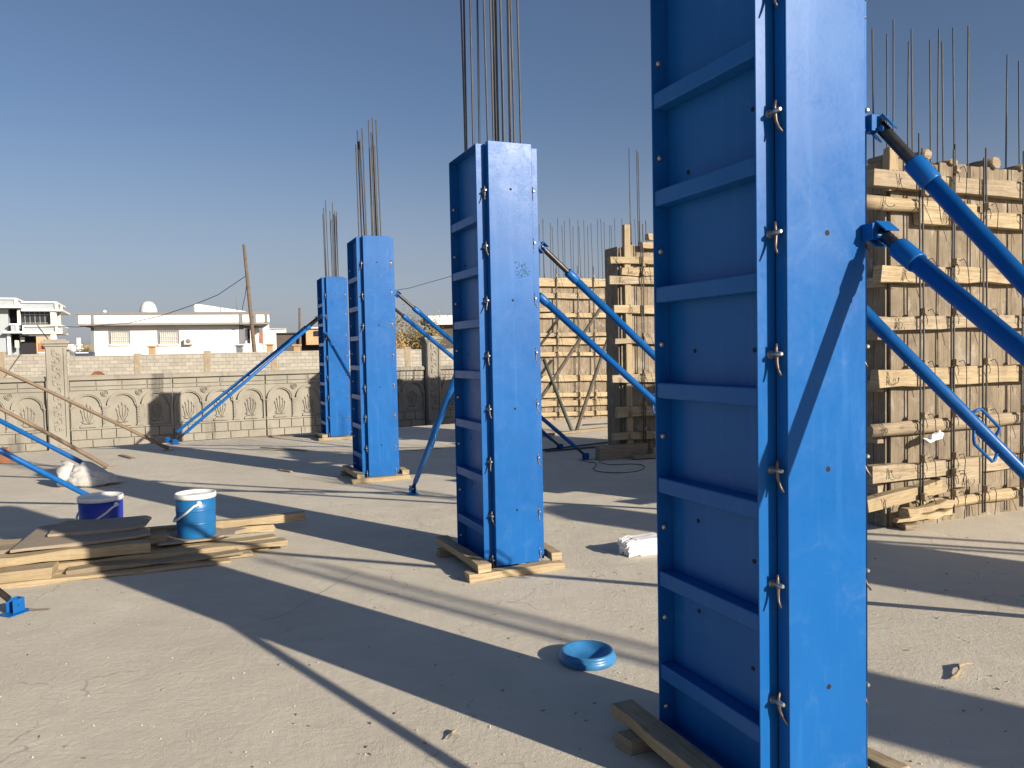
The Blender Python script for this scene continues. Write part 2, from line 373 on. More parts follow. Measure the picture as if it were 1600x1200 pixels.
# ================================================================ COLUMN FORMWORK
D, W, ZT = .61, .476, 3.02
def panel_side(mb_, x_out, sgn):
    """tray panel: outer plane at x_out, skin .06 further in"""
    t = .006
    def bx(x0, x1, y0, y1, z0, z1): mb_.box(((x0+x1)/2, (y0+y1)/2, (z0+z1)/2), (abs(x1-x0), y1-y0, z1-z0), along=2)
    xo, xi = x_out, x_out+sgn*.0715; hi, lo = max(xo, xi), min(xo, xi)
    bx(lo, hi, 0, t, 0, ZT); bx(lo, hi, D-t, D, 0, ZT); bx(lo, hi, t, D-t, 0, t); bx(lo, hi, t, D-t, ZT-t, ZT)
    bx(xi, xi+sgn*.004, 0, D, 0, ZT)
def make_column(origin, label, group='blue steel column forms'):
    root = empty('column_formwork', origin, AN, label=label, cat='column formwork', group=group)
    for side, xo, sg in (('left', 0, 1), ('right', W, -1)):
        a = MB(); panel_side(a, xo, sg); sp = a.build('side_panel', 'blue', root, .0018)
        for k in range(7):
            zc = .245 + .377*k; r_ = MB(); x0 = xo+sg*.004
            r_.box((x0+sg*.033, D/2, zc), (.066, D-.014, .062), along=1); r_.build('rib', 'blue', sp, .006)
        for k in range(8):
            z = .095 + .366*k
            b_ = MB(); b_.lathe([(.0, 0), (.013, .001), (.012, .006), (.007, .010), (.001, .011)], n=12)
            b_.v = [Vector((xo+sg*.030+q_.x, D-.006-q_.z, z+q_.y)) for q_ in b_.v]
            b_.build('bolt', 'galv', sp)
        for (y, z) in ((.10, 2.34), (.47, 2.21), (.10, 1.53), (.44, 1.53), (.11, .80), (.43, .88), (.12, .42), (.43, .53)):
            h_ = MB(); h_.tube([(xo+sg*.069, y, z), (xo+sg*.0713, y, z)], .0085, 10); h_.build('bolt_hole', 'hole', sp)
    for y0, y1, nm in ((-.06, 0, 'front_panel'), (D, D+.06, 'back_panel')):
        a = MB(); yo = y0 if y0 < 0 else y1; z1 = ZT+.012; dp = abs(y1-y0)
        a.box((.238, yo + (.003 if y0 < 0 else -.003), z1/2), (.336, .006, z1), along=2)
        for x in (.0732, .4028): a.box((x, (y0+y1)/2, z1/2), (.006, .0478, z1), along=2)
        a.box((.238, (y0+y1)/2, .02), (.323, .0478, .006)); a.box((.238, (y0+y1)/2, z1-.03), (.323, .0478, .006))
        fp = a.build(nm, 'blue', root, .003)
        if y0 < 0:
            for z in (.395, 1.13, 1.91, 2.70): h_ = MB(); h_.tube([(.238, -.0605, z), (.238, -.058, z)], .0095, 12); h_.build('bolt_hole', 'hole', fp)
    for x in (.052, W-.052):
        for k in range(8):
            z = (.055 if k == 0 else -.03+.389*k) + (.012 if x > .1 else 0) + random.uniform(-.012, .012)
            tw = random.uniform(-.012, .012)
            c_ = MB(); yy = -.030
            pts = [(x+tw*.3, yy, z+.036), (x, yy+.002, z+.014), (x, yy, z-.008), (x+tw*.3, yy-.002, z-.03), (x+tw, yy-.008, z-.050), (x+tw*1.5, yy-.022, z-.068)]
            c_.tube(pts, [.004, .006, .0065, .0055, .0048, .0035], 6)
            cl = c_.build('wedge_clamp', 'wedge', root)
            g_ = MB(); g_.tube([(x, .0, z), (x, -.050, z+.002), (x, -.055, z+.002)], [.0085, .0078, .005], 10)
            g_.tube([(x, -.004, z), (x, .0, z)], .014, 10); g_.build('pin', 'galv', cl)
    return root
def base_of(px, py):
    L_ = P(px, py, .06); return L_ - VY*D
colpos = [base_of(1030, 1140), base_of(715, 855), base_of(552, 735), base_of(502, 678)]
collab = ['nearest and tallest blue steel column form, cut off by the top of the picture',
          'second nearest blue column form, mid picture, faded stencil smear near its right edge',
          'third blue column form back, between the second nearest and the farthest',
          'farthest blue column form, small, closest to the ornamental concrete fence']
proto = make_column(colpos[0], collab[0])
cols = [proto]
def place_column(o, label):
    c = copy_tree(proto); c.location = o; c['label'] = label; cols.append(c); return c
for o, lb in zip(colpos[1:], collab[1:]): place_column(o, lb)
CAST = [((7.0, 2.05, .06), 'blue column form outside the picture beyond the right edge'),
        ((7.6, -1.95, .06), 'blue column form outside the picture behind the viewer on the right'),
        ((7.9, .66, .06), 'blue column form outside the picture, second one beyond the right edge'),  # unseen column added only to widen the shadow band on the slab
        ((-8.2, 6.5, .06), 'blue column form outside the picture beyond the left edge')]
for o, lb in CAST: place_column(Vector(o), lb)
def loc2w(o, x, y, z): return Vector((o.x, o.y, 0)) + VX*x + VY*y + UZ*z

# faded stencil scuff on the second column, part of its front panel
fp2 = [c for c in cols[1].children if c.name.startswith('front_panel')][0]
s_ = MB(); rr = random.Random(3)
for k in range(26):
    x = .262+rr.random()*.09; z = 2.10+rr.random()*.10-(x-.26)*.4; ln = rr.uniform(.006, .022)
    a = rr.uniform(0, 3.1); pts = [(x+math.cos(a+t_*1.5)*ln*t_, -.0606, z+math.sin(a+t_*1.5)*ln*t_) for t_ in (0, .4, .8, 1.2)]
    s_.tube(pts, .0016, 4)
for k in range(22):
    x = .32+rr.random()*.055; z = 2.09+rr.random()*.06; s_.ball((x, -.0598, z), .008, 6, (1, .12, rr.uniform(.6, 1.6)))
s_.build('stencil_smear', simple('faded_stencil_ink', (.012, .125, .27), .6), fp2)

# ---------------------------------------------------------------- push-pull props
def frame(d):
    n_ = d.cross(UZ); n_ = n_.normalized() if n_.length > .01 else Vector((1, 0, 0)); return n_, n_.cross(d).normalized()
def make_prop(foot, top, label, handle=None, rod_top=.24, rod_bot=.14, group='blue steel props bracing the columns', face=None, lower_blue=0.0):
    foot, top = Vector(foot), Vector(top); base = Vector((foot.x, foot.y, 0)); d = (top-foot).normalized(); L_ = (top-foot).length
    root = empty('steel_prop', base, 0, label=label, cat='prop', group=group)
    n_, m_ = frame(d); o = foot-base
    pt = lambda t, a=0, b=0: o + d*t + n_*a + m_*b
    t0, t1 = .07+rod_bot, L_-.06-rod_top
    a = MB(); a.tube([pt(t0), pt(t0+.004), pt(t1-.1), pt(t1-.1)], [.029]*4, 18); a.build('outer_tube', 'blue', root)
    a = MB(); a.tube([pt(t1-.10), pt(t1-.095), pt(t1-.005), pt(t1)], [.033, .0345, .0345, .031], 18); cl = a.build('collar', 'blue', root)
    b_ = MB(); b_.tube([pt(t1-.05, .036), pt(t1-.05, .044)], .008, 8); b_.tube([pt(t1-.13, .026), pt(t1-.13, .034)], .006, 8); b_.build('lock_bolt', 'galv', cl)
    a = MB(); k = int(rod_top/.006)
    pts, rs = [], []
    for i in range(k*2+1):
        pts.append(pt(t1-.02+(rod_top+.065)*i/(k*2))); rs.append(.0215 if i % 2 else .0185)
    a.tube(pts, rs, 12); a.build('threaded_rod', 'thread', root)
    a = MB(); k = int(rod_bot/.008); pts, rs = [], []
    for i in range(k*2+1):
        pts.append(pt(t0+.02-(rod_bot+.03)*i/(k*2))); rs.append(.0205 if i % 2 else .018)
    a.tube(pts, rs, 12); a.build('threaded_rod', 'thread', root)
    # head: U channel closed over the rod end, hinged to a plate on the panel
    a = MB(); ax = (m_, n_, d); tt = L_-.005
    a.box(pt(tt), (.068, .060, .006), ax); a.box(pt(tt-.028, 0, .031), (.006, .060, .050), ax); a.box(pt(tt-.028, 0, -.031), (.006, .060, .050), ax)
    fc = face if face is not None else VX
    sidev = fc.cross(UZ)
    a.box(top-base - fc*.022 - UZ*.01, (.045, .045, .055), (fc, sidev, UZ))
    a.tube([pt(L_-.04, -.036), pt(L_-.04, .036)], .009, 10)
    a.build('head_bracket', 'blue', root, .0015)
    a = MB(); hd = Vector((d.x, d.y, 0)).normalized(); ax = (hd, n_, UZ)
    a.box((0, 0, .006), (.16, .12, .006), ax)
    for sg in (-1, 1): a.box(n_*.030*sg+UZ*.052, (.075, .006, .086), ax)
    a.box(-hd*.040+UZ*.052, (.006, .066, .086), ax)
    a.tube([n_*-.045+UZ*.06, n_*.045+UZ*.06], .009, 10); a.build('foot_bracket', 'blue', root, .0015)
    if handle is not None:
        a = MB()
        for sg in (-1, 1):
            sh = .03*sg; pth = [pt(handle-.10+sh, 0, .025*sg), pt(handle-.105+sh, 0, .066*sg), pt(handle-.095+sh, 0, .078*sg), pt(handle+.055+sh, 0, .078*sg), pt(handle+.07+sh, 0, .066*sg), pt(handle+.10+sh, 0, .025*sg)]
            a.tube(pth, .0075, 8)
        a.build('handle', 'blue', root)
    return root
c0, c1, c2, c3 = [Vector((c.x, c.y, 0)) for c in colpos]
# nearest column: two props fall towards the viewer's right, two run off to the right
make_prop(loc2w(c0, 1.26, -1.56, .06), loc2w(c0, .487, -.03, 2.36), 'upper blue prop at the nearest column form, long dark thread below its bracket', rod_top=.13)
make_prop(loc2w(c0, .33, -2.49, .06), loc2w(c0, .43, -.085, 1.985), 'lower blue prop at the nearest column form, short thread below the second bracket', rod_top=.05, face=VX)
make_prop(loc2w(c0, W+2.73, D-.12, .06), loc2w(c0, W+.03, D-.12, 2.1), 'blue prop with a loop handle in front of the right hand timber wall form', handle=1.85)
# second column
make_prop(loc2w(c1, W+2.75, .05, .06), loc2w(c1, W+.03, .05, 2.39), 'upper blue prop running right from the second nearest column form')
make_prop(loc2w(c1, W+2.66, D-.02, .06), loc2w(c1, W+.03, D-.02, 2.25), 'lower blue prop running right from the second nearest column form, with loop handle', handle=1.62)
q = P(645, 772)
make_prop(Vector((q.x, q.y, .06)), loc2w(c1, .22, D+.12, 1.78), 'blue prop behind the second nearest column form, foot on bare slab at its left', handle=1.35, face=VY)
# third column
q1, q2 = P(915, 718), P(875, 703)
make_prop(Vector((q1.x, q1.y, .06)), loc2w(c2, W+.03, .05, 2.39), 'upper blue prop of the third column form, its foot beside the oval wire loop')
make_prop(Vector((q2.x, q2.y, .06)), loc2w(c2, W+.03, D-.05, 2.30), 'lower blue prop of the third column form, its foot left of the other foot')
# fourth column
q = P(275, 694)
make_prop(Vector((q.x, q.y, .06)), loc2w(c3, .0, .0, 2.36), 'nearer of two blue props leaning left from the farthest column form', face=-VX)
make_prop(Vector((q.x-.32, q.y+.42, .06)), loc2w(c3, .0, D-.03, 2.36), 'rear of two blue props leaning left from the farthest column form', face=-VX)
make_prop(loc2w(c3, .03+.62, -2.4, .06), loc2w(c3, .03, -.03, 2.02), 'blue prop crossing the lit face of the farthest column form', face=-VY, handle=.95)
# props entering from the left edge
q = P(172, 752); make_prop(Vector((q.x, q.y, .06)), at(-250, 530, 9.2), 'blue prop from the left edge with its foot inside the white sack', rod_bot=.05)
q = P(152, 790); make_prop(Vector((q.x, q.y, .06)), at(-300, 551, 6.6), 'blue prop from the left edge ending behind the dark blue bucket', rod_bot=.05)
q = P(24, 958); make_prop(Vector((q.x, q.y, .06)), at(-330, 668, 3.9), 'blue prop foot at the lower left edge in front of the plank pile', rod_bot=.3)
# props of the columns outside the right edge (their shadows cross the slab)
for o, lb in ((Vector(CAST[0][0]), 'right hand'), (Vector(CAST[1][0]), 'rear')):
    for y, nm in ((.05, 'front'), (D-.05, 'back')):
        make_prop(loc2w(o, W+2.75, y, .06), loc2w(o, W+.03, y, 2.39), f'{nm} blue prop of the {lb} column form outside the picture')

o = Vector(CAST[0][0])  # two unseen props added here for the diagonal shadows they throw
make_prop(loc2w(o, .33, -2.5, .06), loc2w(o, W-.03, -.085, 1.99), 'added unseen prop raking forward from the right hand column form, for its shadow')
make_prop(loc2w(o, .2, 3.2, .06), loc2w(o, .22, D+.09, 2.2), 'added unseen prop raking backward from the right hand column form, for its shadow', face=VY)
# ---------------------------------------------------------------- rebar standing out of the columns
def bars(name, pts, parent_loc, rz, label, group=None, r=.008):
    root = empty(name, parent_loc, rz, label=label, cat='rebar', group=group)
    for p0, p1 in pts:
        a = MB(); p0, p1 = Vector(p0), Vector(p1); L_ = (p1-p0).length
        bow = Vector((random.uniform(-.005, .005), random.uniform(-.005, .005), 0))*L_*.5
        a.tube([p0, p0.lerp(p1, .35)+bow, p0.lerp(p1, .7)+bow, p1], r, 7); a.build('rebar', 'rebar', root)
    return root
def cage(o, label, zt, lean=(-.02, 0), n_left=7, n_right=7, split=True):
    pts = []
    for side, n_ in ((0, n_left), (1, n_right)):
        for k in range(n_):
            x = (.108 + k*.095/n_left + random.uniform(-.006, .006)) if side == 0 else (.255 + k*.125/n_right + random.uniform(-.006, .006))
            if not split: x = .108+(k+side*n_left)*.33/(n_left+n_right)+random.uniform(-.006, .006)
            y = random.uniform(.05, .15) if split else random.choice([.06, .10, .30, .52, .56]) + random.uniform(-.02, .02)
            h_ = zt + random.uniform(-.25, .18)
            pts.append(((x, y, .05), (x+lean[0]*(1 if split else .4)*1.0+random.uniform(-.008, .008), y+random.uniform(-.015, .015), h_)))
    return bars('rebar_cage', pts, (o.x, o.y, 0), AN, label, 'rebar cages rising from the column forms')
cage(c1, 'thick rebar bundle rising from the second nearest column form out of the picture', 4.9, (-.02, 0), 8, 9, False)
cage(c2, 'two bunches of rebar rising from the third blue column form', 4.42, (-.05, 0))
cage(c3, 'rebar rising from the farthest blue column form, the smallest and leftmost bunch', 4.42, (-.04, 0), 5, 8)
cage(c0, 'rebar inside the nearest blue column form, above the picture edge', 4.7, (.03, 0))
for o, lb in CAST[:2]: cage(Vector(o), 'rebar of the column form '+('outside the right edge' if lb.endswith('right edge') else 'behind the viewer'), 4.6)

# ---------------------------------------------------------------- timbers under the columns
def timber(p0, p1, w_, h_, label, mat='timber', name='timber_offcut', seg=6, jit=.005, group=None, rnd=0, ends=.012, cat='timber'):
    a = MB(); p0, p1 = Vector(p0), Vector(p1); a.beam(p0, p1, w_, h_, seg=seg, jit=jit, ends=ends, rnd=rnd)
    mid = (p0+p1)/2; mid.z = min(p0.z, p1.z)-h_/2
    return centred(a, name, mat, mid, .004 if not rnd else 0, label=label, cat=cat, group=group)
gB = 'timber packing under the column forms'
nm = ['nearest', 'second nearest', 'third', 'farthest']
for i, c in enumerate((c0, c1, c2, c3)):
    hl = .03
    timber(loc2w(c, -.17, -.115, hl-.002), loc2w(c, .58, -.10, hl-.002), .095, .055, f'sunlit timber lying under the front face of the {nm[i]} column form', group=gB)
    timber(loc2w(c, -.16, .62, hl), loc2w(c, .60, .66, hl), .09, .055, f'timber under the back face of the {nm[i]} column form, its left end sticking out', 'timber_old', group=gB)
    timber(loc2w(c, -.055, -.16, .088), loc2w(c, -.065, .80, .086), .10, .055, f'timber lying along the shaded left side of the {nm[i]} column form', 'timber', group=gB)
    timber(loc2w(c, W+.065, -.085, .086), loc2w(c, W+.07, .26, .086), .085, .055, f'short timber block against the right side of the {nm[i]} column form', group=gB)

# ================================================================ TIMBER WALL FORMS
def wall_form(fo, length, z_top, rails, rods, label, left_depth=.5, rod_top=None, board_mat='board', wires=True, top_blocks=(), rod_bot=.05, detail=1):
    root = empty('timber_wall_form', fo.o, fo.a, label=label, cat='timber formwork', group='timber wall forms of the core')
    x = 0.0
    while x < length:
        wd = min(random.uniform(.11, .2), length-x); a = MB(); zt = z_top+random.uniform(-.03, .02)
        a.box((x+wd/2, -.014+random.uniform(-.003, .003), zt/2), (wd-.002, .026, zt), along=2); a.build('board', board_mat, root); x += wd
    y = .0
    while y < left_depth:                                                          # boarding that closes the left end
        wd = min(random.uniform(.12, .2), left_depth-y); a = MB()
        a.box((-.016, y+wd/2+.002, z_top/2), (.026, wd-.006, z_top-.02), along=2); a.build('end_board', board_mat, root); y += wd
    a = MB(); a.box((length/2, .12, (z_top-.1)/2), (length-.02, .20, z_top-.1)); a.build('poured_wall', 'precast', root)
    ext = max(q_[2] for q_ in rails)
    rails = [(a0, b0, (length-.05 if a1 > ext-.25 else a1), (b1+(b1-b0)/(a1-a0)*(length-.05-a1)*0 if a1 > ext-.25 else b1), h0, r0_) for (a0, b0, a1, b1, h0, r0_) in rails]
    xr = rods[-1]+.34; rods = list(rods)
    while xr < length-.1: rods.append(xr); xr += .34
    if left_depth > 1:
        for k in range(6): b_ = MB(); zz = .34+k*.45; b_.beam((-.072, .02, zz), (-.072, left_depth, zz+.01), .08, .10, seg=4, jit=.006); b_.build('end_rail', 'timber_grey', root, .004)
    for (x0, z0, x1, z1, h_, rnd) in rails:
        # each rail is several sawn lengths butted end to end, as one run
        a = MB(); a.beam((x0, -.030-.045, z0), (x1, -.030-.045, z1), .085, h_, seg=max(3, int((x1-x0)/.25)), jit=.008, ends=.015, rnd=rnd)
        a.build('rail', random.choice(['timber', 'timber', 'timber_grey']), root, 0 if rnd or not detail else .004)
    for rx in rods:
        for dx in (-.016, .014):
            a = MB(); zt = (rod_top or z_top+.12)+random.uniform(-.05, .12)
            a.tube([(rx+dx, -.135, rod_bot+random.uniform(0, .04)), (rx+dx+random.uniform(-.012, .012), -.14, zt*.5), (rx+dx+random.uniform(-.02, .02), -.135, zt)], .0085, 7)
            a.build('waler_rod', 'rebar', root)
        if wires:
            for (x0, z0, x1, z1, h_, rnd) in rails:
                if not (x0+.05 < rx < x1-.02) or random.random() < .15: continue
                z = z0+(z1-z0)*(rx-x0)/(x1-x0) + h_*.55 + .035
                a = MB(); a.box((rx, -.165, z), (.05, .045, .062)); k = a.build('tie_clamp', 'timber_old', root, .004)
                b_ = MB(); sx = random.uniform(.04, .14)
                b_.tube([(rx+.01, -.19, z+.01), (rx+.03, -.215, z+.02), (rx+.05+sx*.3, -.21, z-.04), (rx+.05+sx*.7, -.19, z-.14), (rx+.05+sx, -.17, z-.24)], .0035, 5)
                b_.tube([(rx-.02, -.19, z-.02), (rx-.01, -.2, z-.07), (rx+.02, -.17, z-.11)], .003, 5)
                b_.build('wire_tail', 'wire', k)
    for (x0, z0, x1, z1, h_, rnd) in rails:
        if not wires: break
        xx = x0+.10+random.uniform(-.03, .22); a = MB()
        for q_ in range(2):
            pts = []
            ph, sk = random.uniform(0, 6), random.uniform(-.03, .03)
            for t in range(11):
                an = t/10*2*math.pi; pts.append((xx+.02*q_+.012*math.sin(2*an+ph)+sk*math.sin(an)+random.uniform(-.004, .004), -.075+.056*math.cos(an), z0+(h_*.62)*math.sin(an)))
            a.tube(pts, .0022, 4, False)
        xs, pts = xx+.03, []; fr_, sx_, rd_, dr_ = random.uniform(.5, 1.3), random.uniform(-.006, .014), random.uniform(.012, .034), random.uniform(0, .010)
        for t in range(9):
            an = t*fr_+ph; pts.append((xs+t*sx_+rd_*math.cos(an), -.126-.004*t, z0-dr_*t+rd_*1.3*math.sin(an)))
        a.tube(pts, .0026, 4, False); a.build('tie_wire', 'wire', root)
    for (bx_, bz, bw, bh) in top_blocks:
        a = MB(); a.beam((bx_, -.06, bz), (bx_, .25, bz), bw, bh, jit=.006, rnd=1, seg=3); a.build('top_block', 'timber_old', root)
    return root
def rail_px(fo, lst, off=-.12):
    out = []
    for (xa, ya, xb, yb, hp, rnd) in lst:
        a, za = fo.at(xa, ya, off); b_, zb = fo.at(xb, yb, off)
        dpt = fo.dist(.5*(xa+xb)); out.append((a, za, b_, zb, hp*dpt/F, rnd))
    return out
# right hand form
fo = Facade(P(1388, 824), AN)
rl = rail_px(fo, [(1366, 277, 1640, 300, 25, 0), (1350, 313, 1533, 329, 21, 1), (1440, 337, 1640, 346, 22, 0), (1378, 428, 1640, 428, 23, 0),
                  (1366, 506, 1640, 499, 19, 0), (1374, 592, 1640, 581, 26, 0), (1364, 674, 1640, 647, 21, 1), (1362, 743, 1640, 714, 23, 0),
                  (1357, 791, 1487, 757, 22, 0), (1470, 757, 1535, 744, 20, 0), (1424, 794, 1640, 763, 18, 1)])
rods = [fo.at(x, 560, -.14)[0] for x in (1441, 1490, 1539, 1598, 1650, 1700)]
zt = fo.at(1480, 258)[1]
tb = [(fo.at(1470, 0)[0]*0+fo.at(1396, 240)[0], zt+.03, .07, .08), (fo.at(1442, 250)[0], zt+.06, .09, .09), (fo.at(1548, 252)[0], zt+.05, .11, .10), (fo.at(1590, 252)[0], zt+.03, .07, .07), (fo.at(1482, 258)[0], zt+.02, .10, .05)]
WR = wall_form(fo, 4.2, zt, rl, rods, 'largest timber wall form, sunlit, right of the nearest column form', 1.6, rod_top=zt+.10, top_blocks=tb)
a = MB(); x_, z_ = fo.at(1384, 234); x2, z2 = fo.at(1384, 300)
a.beam((x_, -.05, z2), (x_, -.05, z_), .10, .07, upv=(0, 1, 0)); a.build('corner_post', 'timber', WR)
for k in range(2):   # old boards and broken ends at the foot of the form
    a, za = fo.at(1400+k*8, 812-k*12, -.2); b_, zb = fo.at(1488, 800-k*14, -.2)
    timber(fo.w(a, -.2-k*.05, max(.03, za)), fo.w(b_, -.17, max(.03, zb)), .07, .05, ['lower splintered offcut at the foot of the largest timber wall form', 'upper splintered offcut at the foot of the largest timber wall form'][k], jit=.012, ends=.04)
timber(P(1345, 800, .03), P(1425, 824, .03), .11, .04, 'dark grey board lying at the left foot of the largest timber wall form', 'timber_old')
# rebar above the right hand form
xs = [(1363, 45), (1386, 53), (1396, 30), (1420, 65), (1424, 45), (1453, 62), (1467, 45), (1472, 65), (1489, 43), (1513, 40), (1574, 85), (1592, 95), (1622, 60), (1650, 70)]
pts = []
for i, (x, y) in enumerate(xs):
    o_ = .14 if i % 2 else .24; a, za = fo.at(x, y, o_); pts.append(((a+random.uniform(-.02, .05), o_, 2.2), (a, o_, za)))
bars('rebar_cage', pts, fo.o, fo.a, 'row of tall rebars above the largest timber wall form', 'rebar rows above the wall forms', .0075)
# middle form, between the second and nearest columns
fm = Facade(P(972, 712), AN)
rl = rail_px(fm, [(953, 406, 1060, 406, 11, 0), (972, 424, 1060, 425, 12, 0), (953, 437, 1060, 438, 12, 0), (961, 483, 1060, 484, 13, 0), (962, 533, 1060, 532, 9, 0),
                  (958, 592, 1060, 590, 12, 0), (966, 645, 1060, 640, 16, 0), (959, 683, 1060, 677, 12, 0)])
zt = fm.at(990, 385)[1]; rods = [fm.at(x, 560, -.14)[0] for x in (1006, 1040)]
WM = wall_form(fm, 1.9, zt, rl, rods, 'narrow timber form tower seen in the gap left of the nearest column form', .38, rod_top=zt+.08)
x_, z_ = fm.at(976, 352)
a = MB(); a.beam((x_, -.05, .05), (x_, -.05, z_), .10, .07, upv=(0, 1, 0), jit=.006); a.build('corner_post', 'timber', WM)
for bx_, bz, ww in ((1005, 385, .2), (1010, 372, .1)):
    xx, zz = fm.at(bx_, bz); a = MB(); a.beam((xx-ww/2, -.1, zz), (xx+.25, -.1, zz), .1, .09); a.build('top_block', 'timber', WM)
timber(fm.w(-.55, -.25, .10), fm.w(.25, -.25, .10), .16, .20, 'dark timber block on the slab left of the narrow timber form tower', 'timber_old')
timber(fm.w(.30, -.35, .07), fm.w(1.2, -.35, .07), .12, .13, 'thick pale timber on the slab at the right foot of the narrow timber form tower')
timber(fm.w(-.1, -.45, .04), fm.w(.42, -.5, .04), .14, .05, 'flat board before the narrow timber form tower', 'timber_old')
pts = []
for x, y in ((983, 232), (995, 235), (997, 238), (985, 345), (1009, 345), (1004, 350)):
    a, za = fm.at(x, y, .15); pts.append(((a+.02, .15, 2.2), (a, .15, za)))
bars('rebar_cage', pts, fm.o, fm.a, 'few thin rebars above the narrow timber form tower, two of them much taller', 'rebar rows above the wall forms', .008)
# far form
q = P(840, 659); ff = Facade((q.x-1.25, q.y-.52), AN)
rl = rail_px(ff, [(766, 440, 960, 441, 13, 0), (766, 461, 945, 463, 8, 0), (764, 486, 868, 484, 5, 0), (764, 494, 955, 491, 7, 0), (764, 524, 957, 522, 6, 0), (764, 535, 956, 533, 10, 0),
                  (764, 555, 957, 553, 6, 0), (764, 593, 957, 591, 9, 0), (764, 620, 957, 617, 7, 0), (764, 633, 957, 629, 9, 0), (764, 651, 957, 646, 7, 0)])
zt = ff.at(880, 438)[1]; rods = [ff.at(x, 540, -.14)[0] for x in (800, 836, 871, 904, 929, 955)]
WF = wall_form(ff, 4.6, zt, rl, rods, 'farthest timber wall form, behind the crossed struts, pale horizontal rails', 1.0, rod_top=zt+.25, detail=0)
pts = []
for k in range(27):
    px = 842+k*6.2+random.uniform(-2.5, 2.5); a, za = ff.at(px+random.uniform(-5, 0), 345+random.uniform(-5, 9), .15); b_, _ = ff.at(px, 440, .15)
    pts.append(((b_, .15, 2.4), (a, .15, za)))
bars('rebar_cage', pts, ff.o, ff.a, 'long row of many thin rebars above the farthest timber wall form', 'rebar rows above the wall forms', .0075)
# struts in front of the far form
for i, ((x0, y0), (x1, y1), Y, lb) in enumerate((((894, 674), (850, 562), 16.6, 'dark strut leaning left before the farthest wall form'),
        ((900, 674), (953, 520), 17.0, 'dark strut leaning right before the farthest wall form'),
        ((838, 633), (958, 452), 17.2, 'long dark strut crossing behind the other two before the farthest wall form'))):
    p0 = P(x0, y0, .03) if i < 2 else at(x0, y0, 16.0)
    if i == 2: p0 = p0 - (at(x1, y1, Y)-p0)*.13
    timber(p0, at(x1, y1, Y), .07, .07, lb, simple('old_strut_wood', (.085, .07, .055), .8, 0, .3) if i else simple('old_pipe_paint', (.07, .085, .07), .7), 'strut', rnd=1, seg=4, group='struts before the farthest wall form', cat='strut')
timber(P(845, 680, .03), P(960, 668, .03), .12, .05, 'long dark board on the slab under the feet of the crossed struts', 'timber_old')
for i, (a0, a1) in enumerate((((822, 706), (960, 690)), ((852, 705), (935, 698)), ((910, 664), (958, 661)))):
    a = MB(); a.tube([P(*a0, .02), P(*a1, .02)], .014, 6)
    centred(a, 'steel_bar', 'rebar', P(*a0), label=['longest dark bar lying on the slab behind the prop feet', 'short dark bar on the slab just beyond the prop feet', 'dark bar lying at the foot of the farthest wall form'][i], cat='steel bar', group='loose bars on the slab')

